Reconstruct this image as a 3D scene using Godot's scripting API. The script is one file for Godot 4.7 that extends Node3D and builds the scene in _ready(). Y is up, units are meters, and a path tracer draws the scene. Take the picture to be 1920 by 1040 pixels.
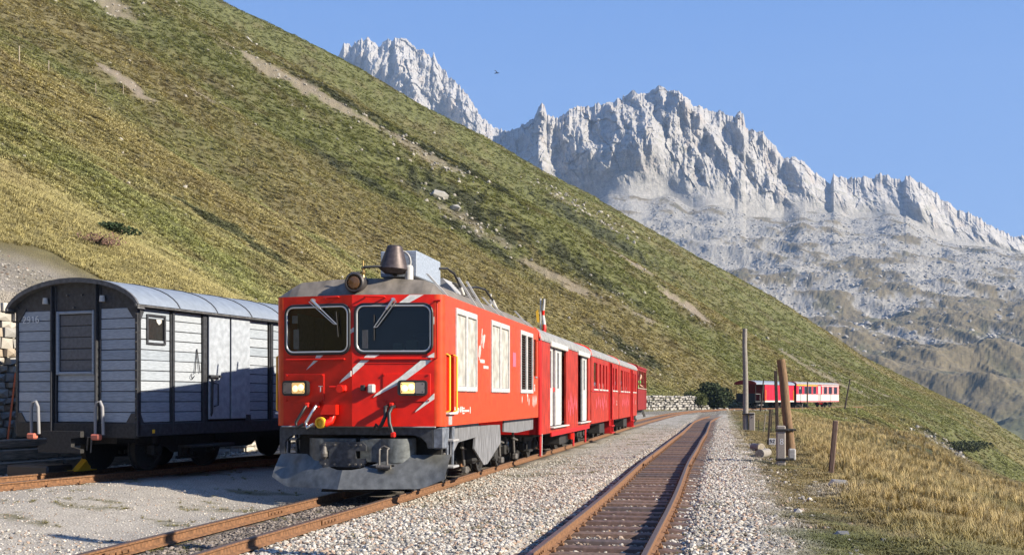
extends Node3D

# ---------- mesh builder ----------
class MB:
	var v := PackedVector3Array()
	var nn := PackedVector3Array()
	var ix := PackedInt32Array()
	var cc := PackedColorArray()
	var T := Transform3D()
	var col = null
	func add(p: Vector3, n: Vector3) -> int:
		v.append(T * p)
		nn.append((T.basis * n).normalized())
		if col != null:
			cc.append(col)
		return v.size() - 1
	func tri(a: Vector3, b: Vector3, c: Vector3) -> void:
		var n := (b - a).cross(c - a).normalized()
		var i := add(a, n)
		add(b, n)
		add(c, n)
		ix.append_array(PackedInt32Array([i, i + 2, i + 1]))
	func quad(a: Vector3, b: Vector3, c: Vector3, d: Vector3) -> void:
		var n := (c - a).cross(d - b).normalized()
		var i := add(a, n)
		add(b, n)
		add(c, n)
		add(d, n)
		ix.append_array(PackedInt32Array([i, i + 2, i + 1, i, i + 3, i + 2]))
	func squad(p: Array, n: Array) -> void:
		var i := v.size()
		for k in 4:
			add(p[k], n[k])
		ix.append_array(PackedInt32Array([i, i + 2, i + 1, i, i + 3, i + 2]))
	func box(c: Vector3, s: Vector3, bev := 0.0, B := Basis()) -> MB:
		var keep := T
		T = T * Transform3D(B, c)
		var h := s / 2.0
		bev = minf(bev, minf(h.x, minf(h.y, h.z)) * 0.9)
		for ax in 3:
			for sg in [-1.0, 1.0]:
				var e := [Vector3.ZERO, Vector3.ZERO, Vector3.ZERO]
				var b := (ax + 1) % 3
				var d := (ax + 2) % 3
				var pts := []
				for q in [[-1, -1], [1, -1], [1, 1], [-1, 1]]:
					var p := Vector3.ZERO
					p[ax] = sg * h[ax]
					p[b] = q[0] * (h[b] - bev)
					p[d] = q[1] * (h[d] - bev)
					pts.append(p)
				if sg > 0:
					quad(pts[0], pts[1], pts[2], pts[3])
				else:
					quad(pts[3], pts[2], pts[1], pts[0])
		if bev > 0.0:
			for ax in 3:
				var b := (ax + 1) % 3
				var d := (ax + 2) % 3
				for s1 in [-1.0, 1.0]:
					for s2 in [-1.0, 1.0]:
						var p := []
						for q in [[-1, 0], [1, 0], [1, 1], [-1, 1]]:
							var w := Vector3.ZERO
							w[ax] = q[0] * (h[ax] - bev)
							w[b] = s1 * (h[b] - (bev if q[1] == 1 else 0.0))
							w[d] = s2 * (h[d] - (0.0 if q[1] == 1 else bev))
							p.append(w)
						if s1 * s2 > 0:
							quad(p[0], p[1], p[2], p[3])
						else:
							quad(p[3], p[2], p[1], p[0])
			for sx in [-1.0, 1.0]:
				for sy in [-1.0, 1.0]:
					for sz in [-1.0, 1.0]:
						var a := Vector3(sx * h.x, sy * (h.y - bev), sz * (h.z - bev))
						var b2 := Vector3(sx * (h.x - bev), sy * h.y, sz * (h.z - bev))
						var c2 := Vector3(sx * (h.x - bev), sy * (h.y - bev), sz * h.z)
						if sx * sy * sz > 0:
							tri(a, b2, c2)
						else:
							tri(a, c2, b2)
		T = keep
		return self
	func tube(pts: Array, r: float, seg := 8, r1 := -1.0, caps := true) -> MB:
		var n := pts.size()
		var rows := []
		var up := Vector3.UP
		for i in n:
			var d: Vector3 = (pts[mini(i + 1, n - 1)] - pts[maxi(i - 1, 0)]).normalized()
			if absf(d.dot(up)) > 0.95:
				up = Vector3.RIGHT if absf(d.x) < 0.9 else Vector3.FORWARD
			var a := d.cross(up).normalized()
			var b := d.cross(a).normalized()
			up = a.cross(d).normalized()
			var rr := r if r1 < 0.0 else lerpf(r, r1, float(i) / (n - 1))
			var row := []
			for k in seg + 1:
				var t := TAU * k / seg
				var o := a * cos(t) + b * sin(t)
				row.append([pts[i] + o * rr, o])
			rows.append([row, pts[i], d])
		for i in n - 1:
			for k in seg:
				var p = rows[i][0]
				var q = rows[i + 1][0]
				squad([p[k][0], p[k + 1][0], q[k + 1][0], q[k][0]], [p[k][1], p[k + 1][1], q[k + 1][1], q[k][1]])
		if caps:
			for k in seg:
				tri(rows[0][1], rows[0][0][k + 1][0], rows[0][0][k][0])
				tri(rows[n - 1][1], rows[n - 1][0][k][0], rows[n - 1][0][k + 1][0])
		return self
	func cyl(a: Vector3, b: Vector3, r: float, seg := 12, r1 := -1.0) -> MB:
		return tube([a, b], r, seg, r1)
	func lathe(prof: Array, c: Vector3, axis: Vector3, seg := 20) -> MB:
		var up := axis.normalized()
		var a := up.cross(Vector3.RIGHT if absf(up.x) < 0.8 else Vector3.FORWARD).normalized()
		var b := up.cross(a)
		for i in prof.size() - 1:
			var p: Vector2 = prof[i]
			var q: Vector2 = prof[i + 1]
			var e := (q - p).normalized()
			var nr := Vector2(e.y, -e.x)
			for k in seg:
				var o := []
				for t in [TAU * k / seg, TAU * (k + 1) / seg]:
					o.append(a * cos(t) + b * sin(t))
				squad([c + o[0] * p.x + up * p.y, c + o[1] * p.x + up * p.y, c + o[1] * q.x + up * q.y, c + o[0] * q.x + up * q.y],
					[o[0] * nr.x + up * nr.y, o[1] * nr.x + up * nr.y, o[1] * nr.x + up * nr.y, o[0] * nr.x + up * nr.y])
		return self
	# polygon in the plane o + x*u + y*w, pushed out along k by th
	func prism(poly: PackedVector2Array, o: Vector3, u: Vector3, w: Vector3, th: float) -> MB:
		var k := u.cross(w).normalized()
		if Geometry2D.is_polygon_clockwise(poly):
			poly.reverse()
		var t := Geometry2D.triangulate_polygon(poly)
		for i in range(0, t.size(), 3):
			var p := []
			for j in 3:
				p.append(o + u * poly[t[i + j]].x + w * poly[t[i + j]].y)
			if (p[1] - p[0]).cross(p[2] - p[0]).dot(k) < 0:
				p = [p[0], p[2], p[1]]
			tri(p[0] + k * th, p[1] + k * th, p[2] + k * th)
			tri(p[0], p[2], p[1])
		for i in poly.size():
			var a := poly[i]
			var b := poly[(i + 1) % poly.size()]
			var p := o + u * a.x + w * a.y
			var q := o + u * b.x + w * b.y
			quad(p, q, q + k * th, p + k * th)
		return self
	# wall in the plane o + u*x + w*y of thickness th (behind the face), with rectangular openings [x0,y0,x1,y1]
	func wall(x0: float, y0: float, x1: float, y1: float, holes: Array, o: Vector3, u: Vector3, w: Vector3, th: float) -> MB:
		var k := u.cross(w).normalized()
		var xs := [x0, x1]
		var ys := [y0, y1]
		for h in holes:
			xs.append_array([h[0], h[2]])
			ys.append_array([h[1], h[3]])
		xs.sort()
		ys.sort()
		var at := func(x, y, t): return o + u * x + w * y - k * t
		for i in xs.size() - 1:
			for j in ys.size() - 1:
				if xs[i + 1] - xs[i] < 1e-4 or ys[j + 1] - ys[j] < 1e-4:
					continue
				var mx: float = (xs[i] + xs[i + 1]) / 2
				var my: float = (ys[j] + ys[j + 1]) / 2
				var open := false
				for h in holes:
					if mx > h[0] and mx < h[2] and my > h[1] and my < h[3]:
						open = true
				if open:
					continue
				quad(at.call(xs[i], ys[j], 0), at.call(xs[i + 1], ys[j], 0), at.call(xs[i + 1], ys[j + 1], 0), at.call(xs[i], ys[j + 1], 0))
				quad(at.call(xs[i], ys[j + 1], th), at.call(xs[i + 1], ys[j + 1], th), at.call(xs[i + 1], ys[j], th), at.call(xs[i], ys[j], th))
		for h in holes:
			var p := [[h[0], h[1]], [h[2], h[1]], [h[2], h[3]], [h[0], h[3]]]
			for i in 4:
				var a = p[i]
				var b = p[(i + 1) % 4]
				quad(at.call(b[0], b[1], 0), at.call(a[0], a[1], 0), at.call(a[0], a[1], th), at.call(b[0], b[1], th))
		var p2 := [[x0, y0], [x1, y0], [x1, y1], [x0, y1]]
		for i in 4:
			var a = p2[i]
			var b = p2[(i + 1) % 4]
			quad(at.call(a[0], a[1], 0), at.call(a[0], a[1], th), at.call(b[0], b[1], th), at.call(b[0], b[1], 0))
		return self
	# profile (x, y) swept straight along z from z0 to z1
	func loft(prof: Array, z0: float, z1: float, smooth := true, caps := true) -> MB:
		var m := prof.size()
		var ns := []
		for i in m:
			var a: Vector2 = prof[maxi(i - 1, 0)]
			var b: Vector2 = prof[mini(i + 1, m - 1)]
			var e := (b - a).normalized()
			ns.append(Vector3(e.y, -e.x, 0))
		for i in m - 1:
			var p: Vector2 = prof[i]
			var q: Vector2 = prof[i + 1]
			var A := Vector3(p.x, p.y, z0)
			var B := Vector3(q.x, q.y, z0)
			var C := Vector3(q.x, q.y, z1)
			var D := Vector3(p.x, p.y, z1)
			if z1 < z0:
				if smooth:
					squad([D, C, B, A], [ns[i], ns[i + 1], ns[i + 1], ns[i]])
				else:
					quad(D, C, B, A)
			elif smooth:
				squad([A, B, C, D], [ns[i], ns[i + 1], ns[i + 1], ns[i]])
			else:
				quad(A, B, C, D)
		if caps:
			var pl := PackedVector2Array()
			for p in prof:
				pl.append(p)
			var t := Geometry2D.triangulate_polygon(pl)
			for i in range(0, t.size(), 3):
				var p := []
				for j in 3:
					p.append(Vector3(pl[t[i + j]].x, pl[t[i + j]].y, 0))
				if (p[1] - p[0]).cross(p[2] - p[0]).z < 0:
					p = [p[0], p[2], p[1]]
				var a := Vector3(0, 0, maxf(z0, z1))
				var b := Vector3(0, 0, minf(z0, z1))
				tri(p[0] + a, p[1] + a, p[2] + a)
				tri(p[0] + b, p[2] + b, p[1] + b)
		return self
	func mesh() -> ArrayMesh:
		var a := []
		a.resize(Mesh.ARRAY_MAX)
		a[Mesh.ARRAY_VERTEX] = v
		a[Mesh.ARRAY_NORMAL] = nn
		a[Mesh.ARRAY_INDEX] = ix
		if cc.size() == v.size() and cc.size() > 0:
			a[Mesh.ARRAY_COLOR] = cc
		var m := ArrayMesh.new()
		m.add_surface_from_arrays(Mesh.PRIMITIVE_TRIANGLES, a)
		return m

# ---------- naming and tagging ----------
var taken := {}
func numbered(n: String) -> String:
	var k: int = taken.get(n, -1) + 1
	taken[n] = k
	return n if k == 0 else "%s_%03d" % [n, k]

func tag(o: Node3D, label: String, category: String, group := "") -> Node3D:
	o.set_meta("label", label)
	o.set_meta("category", category)
	if group != "":
		o.set_meta("group", group)
	return o

func thing(called: String, label: String, category: String, at := Vector3.ZERO, yaw := 0.0, group := "") -> Node3D:
	var o := Node3D.new()
	o.name = numbered(called)
	add_child(o)
	o.position = at
	o.rotation.y = yaw
	return tag(o, label, category, group)

func part(called: String, mb, mat: Material, parent: Node3D, label := "") -> MeshInstance3D:
	var o := MeshInstance3D.new()
	o.mesh = mb.mesh() if mb is MB else mb
	o.material_override = mat
	if parent == self:
		o.name = numbered(called)
		add_child(o)
	else:
		var k := 0
		var nm := called
		while parent.has_node(nm):
			k += 1
			nm = "%s_%03d" % [called, k]
		o.name = nm
		parent.add_child(o)
	if label != "":
		o.set_meta("label", label)
	return o

func struct(called: String, mb, mat: Material) -> MeshInstance3D:
	var o := part(called, mb, mat, self)
	o.set_meta("kind", "structure")
	return o

func copy(src: Node3D, label: String, at: Vector3, yaw: float, group := "") -> Node3D:
	var o: Node3D = src.duplicate()
	o.name = numbered(String(src.name).rstrip("0123456789").trim_suffix("_"))
	add_child(o)
	o.position = at
	o.rotation = Vector3(0, yaw, 0)
	o.set_meta("label", label)
	if group != "":
		o.set_meta("group", group)
	return o

func scatter(called: String, mesh: Mesh, mat: Material, xf: Array, cols: Array, parent: Node3D = null) -> MultiMeshInstance3D:
	var mm := MultiMesh.new()
	mm.transform_format = MultiMesh.TRANSFORM_3D
	mm.use_colors = cols.size() > 0
	mm.mesh = mesh
	mm.instance_count = xf.size()
	var buf := PackedFloat32Array()
	var st := 16 if cols.size() > 0 else 12
	buf.resize(xf.size() * st)
	for i in xf.size():
		var t: Transform3D = xf[i]
		var k := i * st
		buf[k] = t.basis.x.x; buf[k + 1] = t.basis.y.x; buf[k + 2] = t.basis.z.x; buf[k + 3] = t.origin.x
		buf[k + 4] = t.basis.x.y; buf[k + 5] = t.basis.y.y; buf[k + 6] = t.basis.z.y; buf[k + 7] = t.origin.y
		buf[k + 8] = t.basis.x.z; buf[k + 9] = t.basis.y.z; buf[k + 10] = t.basis.z.z; buf[k + 11] = t.origin.z
		if st == 16:
			var c: Color = cols[i]
			buf[k + 12] = c.r; buf[k + 13] = c.g; buf[k + 14] = c.b; buf[k + 15] = 1.0
	mm.buffer = buf
	var o := MultiMeshInstance3D.new()
	o.multimesh = mm
	o.material_override = mat
	o.name = numbered(called)
	o.set_meta("kind", "stuff")
	(self if parent == null else parent).add_child(o, true)
	return o

# ---------- materials ----------
var tex := {}
var M := {}
func lin(r: float, g: float, b: float) -> Color:
	return Color(r, g, b).linear_to_srgb()

# a grey picture of noise between two values, used to multiply a base colour
func noise_tex(key: String, freq: float, lo: float, hi: float, kind := FastNoiseLite.TYPE_SIMPLEX_SMOOTH, octaves := 4, size := 512, contrast := 1.0) -> ImageTexture:
	if tex.has(key):
		return tex[key]
	var f := FastNoiseLite.new()
	f.seed = hash(key) % 10000
	f.noise_type = kind
	f.frequency = freq
	f.fractal_octaves = octaves
	if kind == FastNoiseLite.TYPE_CELLULAR:
		f.cellular_return_type = FastNoiseLite.RETURN_DISTANCE
	var im := f.get_seamless_image(size, size, false, false, 0.15, true)
	im.convert(Image.FORMAT_L8)
	var d := im.get_data()
	for i in d.size():
		var x := clampf((d[i] / 255.0 - 0.5) * contrast + 0.5, 0, 1)
		d[i] = int(lerpf(lo, hi, x) * 255.0)
	im = Image.create_from_data(size, size, false, Image.FORMAT_L8, d)
	tex[key] = ImageTexture.create_from_image(im)
	return tex[key]

func mat(key: String, c: Color, rough := 0.7, metal := 0.0, t: Texture2D = null, scale := 1.0, bump: Texture2D = null, bump_cm := 0.0) -> StandardMaterial3D:
	var m := StandardMaterial3D.new()
	m.resource_name = key
	m.albedo_color = c
	m.roughness = rough
	m.metallic = metal
	if t:
		m.albedo_texture = t
		m.uv1_triplanar = true
		m.uv1_scale = Vector3.ONE * scale
	if bump:
		m.uv1_triplanar = true
		m.uv1_scale = Vector3.ONE * scale
		m.heightmap_enabled = true
		m.heightmap_texture = bump
		m.heightmap_scale = bump_cm
	M[key] = m
	return m

func vmat(key: String, rough: float, t: Texture2D, scale: float, bump: Texture2D = null, bump_cm := 0.0) -> StandardMaterial3D:
	var m := mat(key, Color.WHITE, rough, 0.0, t, scale, bump, bump_cm)
	m.vertex_color_use_as_albedo = true
	m.uv1_world_triplanar = true
	return m

# ---------- the lie of the land ----------
# world: x to the right of the rails, y up (0 = rail top of the train's track), -z along the rails (n = -z)
const TH := 0.19499
var CT := cos(TH)
var ST := sin(TH)
var n1 := FastNoiseLite.new()
var n2 := FastNoiseLite.new()
var n3 := FastNoiseLite.new()
var nr := FastNoiseLite.new()

func curve(pts: Array, t: float) -> float:
	if t <= pts[0][0]:
		return pts[0][1]
	for i in pts.size() - 1:
		if t < pts[i + 1][0]:
			var k: float = (t - pts[i][0]) / (pts[i + 1][0] - pts[i][0])
			return lerpf(pts[i][1], pts[i + 1][1], k)
	return pts[-1][1]

func table(pts: Array, lo: float, hi: float, step: float, blur: int) -> PackedFloat32Array:
	var out := PackedFloat32Array()
	var n := int((hi - lo) / step) + 1
	for i in n:
		out.append(curve(pts, lo + i * step))
	for b in 2:
		var src := out.duplicate()
		for i in n:
			var s := 0.0
			for k in range(-blur, blur + 1):
				s += src[clampi(i + k, 0, n - 1)]
			out[i] = s / (2 * blur + 1)
	return out

var foot_t: PackedFloat32Array
var edge_t: PackedFloat32Array
func look(t: PackedFloat32Array, n: float) -> float:
	var f := clampf((n + 100.0) / 2.0, 0, t.size() - 1.001)
	var i := int(f)
	return lerpf(t[i], t[i + 1], f - i)

func land_init() -> void:
	n1.seed = 11; n1.frequency = 1.0; n1.fractal_octaves = 3
	n2.seed = 12; n2.frequency = 1.0; n2.fractal_octaves = 2
	n3.seed = 13; n3.frequency = 1.0; n3.fractal_octaves = 4
	nr.seed = 14; nr.frequency = 1.0; nr.fractal_type = FastNoiseLite.FRACTAL_RIDGED; nr.fractal_octaves = 3
	foot_t = table([[-100, -30], [-20, -21], [0, -17.2], [16, -14.2], [40, -9.6], [60, -9.0], [85, -8.5], [108, -9.5], [113, -8.9], [125, -1.9], [129, -0.2], [141, 5.5], [154, 11.9], [200, 32], [290, 60], [302, 60], [420, 10], [700, -100]], -100, 700, 2, 2)
	edge_t = table([[-100, 3], [10, 2.6], [20, 2.6], [40, 3.6], [60, 4.5], [80, 5], [100, 6], [119, 6.5], [129, 7.3], [154, 17.5], [170, 20.5], [200, 32.4], [290, 60.4], [302, 60.4], [420, 10.4], [700, -99.6]], -100, 700, 2, 2)

func land(x: float, n: float) -> float:
	var x0 := look(foot_t, n)
	var e := x0 - x
	if e > 0.0:
		var wall := 3.45 * smoothstep(3.0, 6.0, n) * (1.0 - smoothstep(27.0, 46.0, n))
		var ripple := (7.0 * exp(-pow((n - 168.0) / 24.0, 2.0)) - 8.5 * exp(-pow((n - 212.0) / 20.0, 2.0)) + 4.5 * exp(-pow((n - 248.0) / 16.0, 2.0))) * smoothstep(0.0, 60.0, e)
		var amp := smoothstep(0.0, 25.0, e)
		ripple += amp * (5.0 * n1.get_noise_2d(x / 140.0, n / 55.0) + 1.6 * n1.get_noise_2d(x / 40.0 + 9.0, n / 17.0))
		var ee := maxf(0.0, e + ripple)
		var h := 0.62 * ee - 0.0002 * ee * ee - 1.4 * (1.0 - exp(-ee / 6.0))
		h = maxf(h, 0.12 * ee)
		return -0.05 + 0.4 * smoothstep(80.0, 125.0, n) + wall * smoothstep(0.05, 0.5, e) + h + amp * (0.35 * n2.get_noise_2d(x / 5.0, n / 5.0) + 0.14 * n2.get_noise_2d(x / 1.3, n / 1.3))
	var d := x - look(edge_t, n)
	var y := -0.15 + 0.36 * smoothstep(75.0, 126.0, n) + 0.22 * (1.0 - smoothstep(-9.5, -6.8, x)) * (1.0 - smoothstep(35.0, 60.0, n))
	y += 0.012 * n2.get_noise_2d(x / 0.9, n / 0.9)
	var ta := absf(x + 1.27)
	if ta < 2.2:
		y += -0.035 * (1.0 - smoothstep(0.75, 0.95, ta)) + 0.03 * smoothstep(0.8, 1.0, ta) * (1.0 - smoothstep(1.3, 2.2, ta))
	var g := smoothstep(0.5, 2.0, x)
	y += g * (0.10 * n2.get_noise_2d(x / 2.5, n / 2.5) - 0.10)
	if d > 0.0:
		var far := smoothstep(105.0, 190.0, n)
		y += -lerpf(0.5 * d - 3.0 * (1.0 - exp(-d / 8.0)), 0.68 * d - 0.8 * (1.0 - exp(-d / 3.0)), far)
		y += smoothstep(0.0, 8.0, d) * (1.6 * n1.get_noise_2d(x / 22.0, n / 22.0) + 0.25 * n2.get_noise_2d(x / 4.0, n / 4.0))
	return maxf(y, -38.0 + 3.0 * n1.get_noise_2d(x / 60.0, n / 60.0))

# patches of bare earth and rock on the hill: x, n, half length down the slope, half width, strength
const SCARS := [[-81, 181, 17, 3.4, 0.95], [-66, 161, 14, 3, 0.8], [-72, 119, 3.6, 1.5, 1.0], [-68, 132.5, 3, 1.5, 0.6], [-95, 150, 6, 3, 0.8], [-15, 176.6, 5, 1.6, 0.9], [-6.3, 172, 4.5, 2.6, 1.0], [27, 286, 10, 3.0, 1.0], [-30, 236, 9, 2.5, 0.5], [-47, 163, 10, 2.5, 0.6], [-36, 149, 7, 2.0, 0.5], [-22, 148, 7, 1.8, 0.7], [14, 190, 10, 3, 0.6], [22, 205, 10, 3, 0.6], [9, 198.6, 5, 1.6, 0.6], [21, 130, 6, 1.6, 0.9], [27.5, 138.6, 6, 1.6, 1.0], [36, 174, 6, 4, 0.6], [-11.4, 150, 3, 1.2, 0.7], [1.9, 20.2, 0.6, 1.2, 0.5]]
# dark dwarf shrubs, and gully shade painted as dark colour: the same four numbers
const SHRUBS_AND_SHADE := [[-21, 156, 10, 4], [-38, 153, 10, 5], [-46, 168, 14, 5], [-11, 133, 5, 2.5], [-33, 145, 6, 3], [-60, 166, 12, 4], [-26, 225, 14, 5], [-12, 205, 10, 4], [-50, 140, 8, 2.5], [-75, 175, 8, 3], [38, 178, 9, 6], [-30, 60, 5, 2], [-41, 170, 8, 5]]
func bare(x: float, n: float) -> float:
	var m := 0.0
	for s in SCARS:
		var dx: float = (x - s[0]) / s[2]
		var dn: float = (n - s[1]) / s[3]
		var q := dx * dx + dn * dn
		if q < 2.5:
			m = maxf(m, s[4] * (1.0 - smoothstep(0.5, 1.1, q + 0.9 * n3.get_noise_2d(x / 4.0, n / 4.0))))
	return m

func hill_colour(x: float, n: float) -> Color:
	var e := look(foot_t, n) - x
	var a := n1.get_noise_2d(x / 90.0 + 3.0, n / 38.0)
	var b := n3.get_noise_2d(x / 34.0, n / 9.0 + 40.0)
	var c := n3.get_noise_2d(x / 4.0, n / 4.0)
	var f := n2.get_noise_2d(x / 0.8 + 100.0, n / 0.8)
	var col := Color(0.262, 0.226, 0.096)
	var green := smoothstep(-0.3, 0.5, a + 0.25 * b + 0.3 * c + 0.42 * smoothstep(135.0, 205.0, n) - 0.15 * (1.0 - smoothstep(60.0, 120.0, n)))
	col = col.lerp(Color(0.185, 0.205, 0.066), green * 0.85)
	col = col.lerp(Color(0.33, 0.275, 0.125), smoothstep(0.05, 0.55, 0.5 * b + 0.3 * c - 0.4 * a + 0.2 * smoothstep(283.0, 297.0, n)) * 0.6)
	col = col.lerp(Color(0.40, 0.32, 0.16), 0.7 * smoothstep(284.0, 296.0, n + 8.0 * c))
	col = col.lerp(Color(0.185, 0.145, 0.072), smoothstep(0.1, 0.5, n3.get_noise_2d(x / 11.0 + 60.0, n / 7.0)) * 0.5)
	for s in SHRUBS_AND_SHADE:
		var ux: float = (x - s[0]) / s[2]
		var un: float = (n - s[1]) / s[3]
		var uq := ux * ux + un * un
		if uq < 2.5:
			col = col.lerp(Color(0.06, 0.068, 0.026), 0.9 * (1.0 - smoothstep(0.35, 1.0, uq + 1.5 * c + 0.9 * n2.get_noise_2d(x / 1.6 + 30.0, n / 1.6))))
	if n < 45.0:
		col = col.lerp(Color(0.25, 0.212, 0.082), 0.6 * (1.0 - smoothstep(4.0, 22.0, e)) )
		if n < 30.0:
			col = col.lerp(Color(0.43, 0.39, 0.34), (1.0 - smoothstep(3.6, 4.6, e + 1.5 * c)) * (1.0 - smoothstep(20.0, 24.0, n + 2.0 * c)))
	for s in SCARS:
		var dx: float = (x - s[0]) / s[2]
		var dn: float = (n - s[1]) / s[3]
		var q := dx * dx + dn * dn
		if q < 2.5:
			col = col.lerp(Color(0.36, 0.30, 0.225), s[4] * (1.0 - smoothstep(0.5, 1.0, q + 1.1 * c + 0.5 * b)))
	return col * (1.0 + 0.28 * f)

func yard_colour(x: float, n: float) -> Color:
	var c := n3.get_noise_2d(x / 2.2, n / 3.5)
	var f := n2.get_noise_2d(x / 0.35, n / 0.35)
	var col := Color(0.50, 0.46, 0.40) * (1.0 + 0.10 * c + 0.14 * f)
	var ta := absf(x + 1.27)
	var tb := absf(x + 5.37)
	col = col.lerp(Color(0.17, 0.125, 0.10), 0.8 * (1.0 - smoothstep(0.6, 1.15, ta + 0.25 * c)))
	if n < 62.0:
		col = col.lerp(Color(0.12, 0.10, 0.085), 0.85 * (1.0 - smoothstep(0.5, 0.85, tb + 0.2 * c)))
	var moss := smoothstep(0.22, 0.45, n3.get_noise_2d(x / 2.6 + 50.0, n / 1.3) + 0.05 * f)
	return col.lerp(Color(0.13, 0.12, 0.035), moss * 0.75)

func meadow_colour(x: float, n: float) -> Color:
	var a := n1.get_noise_2d(x / 14.0, n / 14.0 + 7.0)
	var c := n3.get_noise_2d(x / 1.8, n / 1.8)
	var f := n2.get_noise_2d(x / 0.3, n / 0.3)
	var col := Color(0.20, 0.155, 0.06).lerp(Color(0.10, 0.11, 0.032), smoothstep(-0.1, 0.4, a + 0.5 * c))
	col = col.lerp(Color(0.11, 0.085, 0.055), smoothstep(0.25, 0.55, c) * 0.6)
	var edge := 1.0 - smoothstep(0.4, 1.3, x + 0.5 * c)
	col = col.lerp(Color(0.40, 0.375, 0.34), edge * 0.8)
	for s in SCARS:
		var dx: float = (x - s[0]) / s[2]
		var dn: float = (n - s[1]) / s[3]
		var q := dx * dx + dn * dn
		if q < 2.5:
			col = col.lerp(Color(0.40, 0.37, 0.33), s[4] * (1.0 - smoothstep(0.5, 1.0, q + 1.1 * c)))
	return col * (1.0 + 0.25 * f)

# grid points -> meshes by class; P, C are row-major nu x nv
func grid_meshes(P: PackedVector3Array, C: PackedColorArray, K: PackedByteArray, nu: int, nv: int, classes: int, smooth: bool, closed := false) -> Array:
	var N := PackedVector3Array()
	if smooth:
		N.resize(nu * nv)
		for i in nu:
			var i0 := maxi(i - 1, 0) * nv
			var i1 := mini(i + 1, nu - 1) * nv
			for j in nv:
				var a := P[i1 + j] - P[i0 + j]
				var b := P[i * nv + mini(j + 1, nv - 1)] - P[i * nv + maxi(j - 1, 0)]
				var n := a.cross(b).normalized()
				N[i * nv + j] = n if n.y > 0 else -n
	var out := []
	for k in classes:
		var map := PackedInt32Array()
		map.resize(nu * nv)
		map.fill(-1)
		var v := PackedVector3Array()
		var nn := PackedVector3Array()
		var cc := PackedColorArray()
		var ix := PackedInt32Array()
		for i in nu - 1:
			for j in nv - 1:
				var q := i * nv + j
				if K[q] != k:
					continue
				var id := [q, q + nv, q + nv + 1, q + 1]
				for t in 4:
					var s: int = id[t]
					if map[s] < 0:
						map[s] = v.size()
						v.append(P[s])
						cc.append(C[s])
						if smooth:
							nn.append(N[s])
					id[t] = map[s]
				ix.append_array(PackedInt32Array([id[0], id[2], id[1], id[0], id[3], id[2]]))
		var a := []
		a.resize(Mesh.ARRAY_MAX)
		a[Mesh.ARRAY_VERTEX] = v
		a[Mesh.ARRAY_COLOR] = cc
		if smooth:
			a[Mesh.ARRAY_NORMAL] = nn
		a[Mesh.ARRAY_INDEX] = ix
		var m := ArrayMesh.new()
		if ix.size() > 0:
			m.add_surface_from_arrays(Mesh.PRIMITIVE_TRIANGLES, a)
		out.append(m)
	return out

func build_land() -> void:
	land_init()
	var ang := []
	var a := -180.0
	while a < 180.0:
		ang.append(a)
		var o := absf(a)
		a += 0.08 if o < 28.0 else (0.4 if o < 45.0 else 5.0)
	ang.append(180.0)
	var rad := [0.0]
	var r := 1.5
	while r < 560.0:
		rad.append(r)
		r *= 1.03 if r < 7.0 else (1.0095 if r < 330.0 else 1.04)
	var nu := ang.size()
	var nv := rad.size()
	var P := PackedVector3Array()
	var C := PackedColorArray()
	var K := PackedByteArray()
	P.resize(nu * nv)
	C.resize(nu * nv)
	K.resize(nu * nv)
	for i in nu:
		var t := deg_to_rad(ang[i]) - TH
		var sn := sin(t)
		var cs := cos(t)
		for j in nv:
			var x: float = rad[j] * sn
			var n: float = rad[j] * cs
			var q := i * nv + j
			P[q] = Vector3(x, land(x, n), -n)
			var e := look(foot_t, n) - x
			if e > -0.3 or n > 150.0:
				K[q] = 1
				C[q] = hill_colour(x, n)
			elif n > 100.0 and x > look(edge_t, n) - 3.0:
				K[q] = 1
				C[q] = hill_colour(x, n)
			elif x > 0.75 + 0.3 * n3.get_noise_1d(n / 3.0) or n > 100.0 or n < -10:
				K[q] = 2
				C[q] = meadow_colour(x, n)
			else:
				K[q] = 0
				C[q] = yard_colour(x, n)
	var ms := grid_meshes(P, C, K, nu, nv, 3, true)
	var names := ["gravel_yard", "hillside", "meadow"]
	var mats := [M.yard, M.turf, M.turf]
	for k in 3:
		struct(names[k], ms[k], mats[k])

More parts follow.
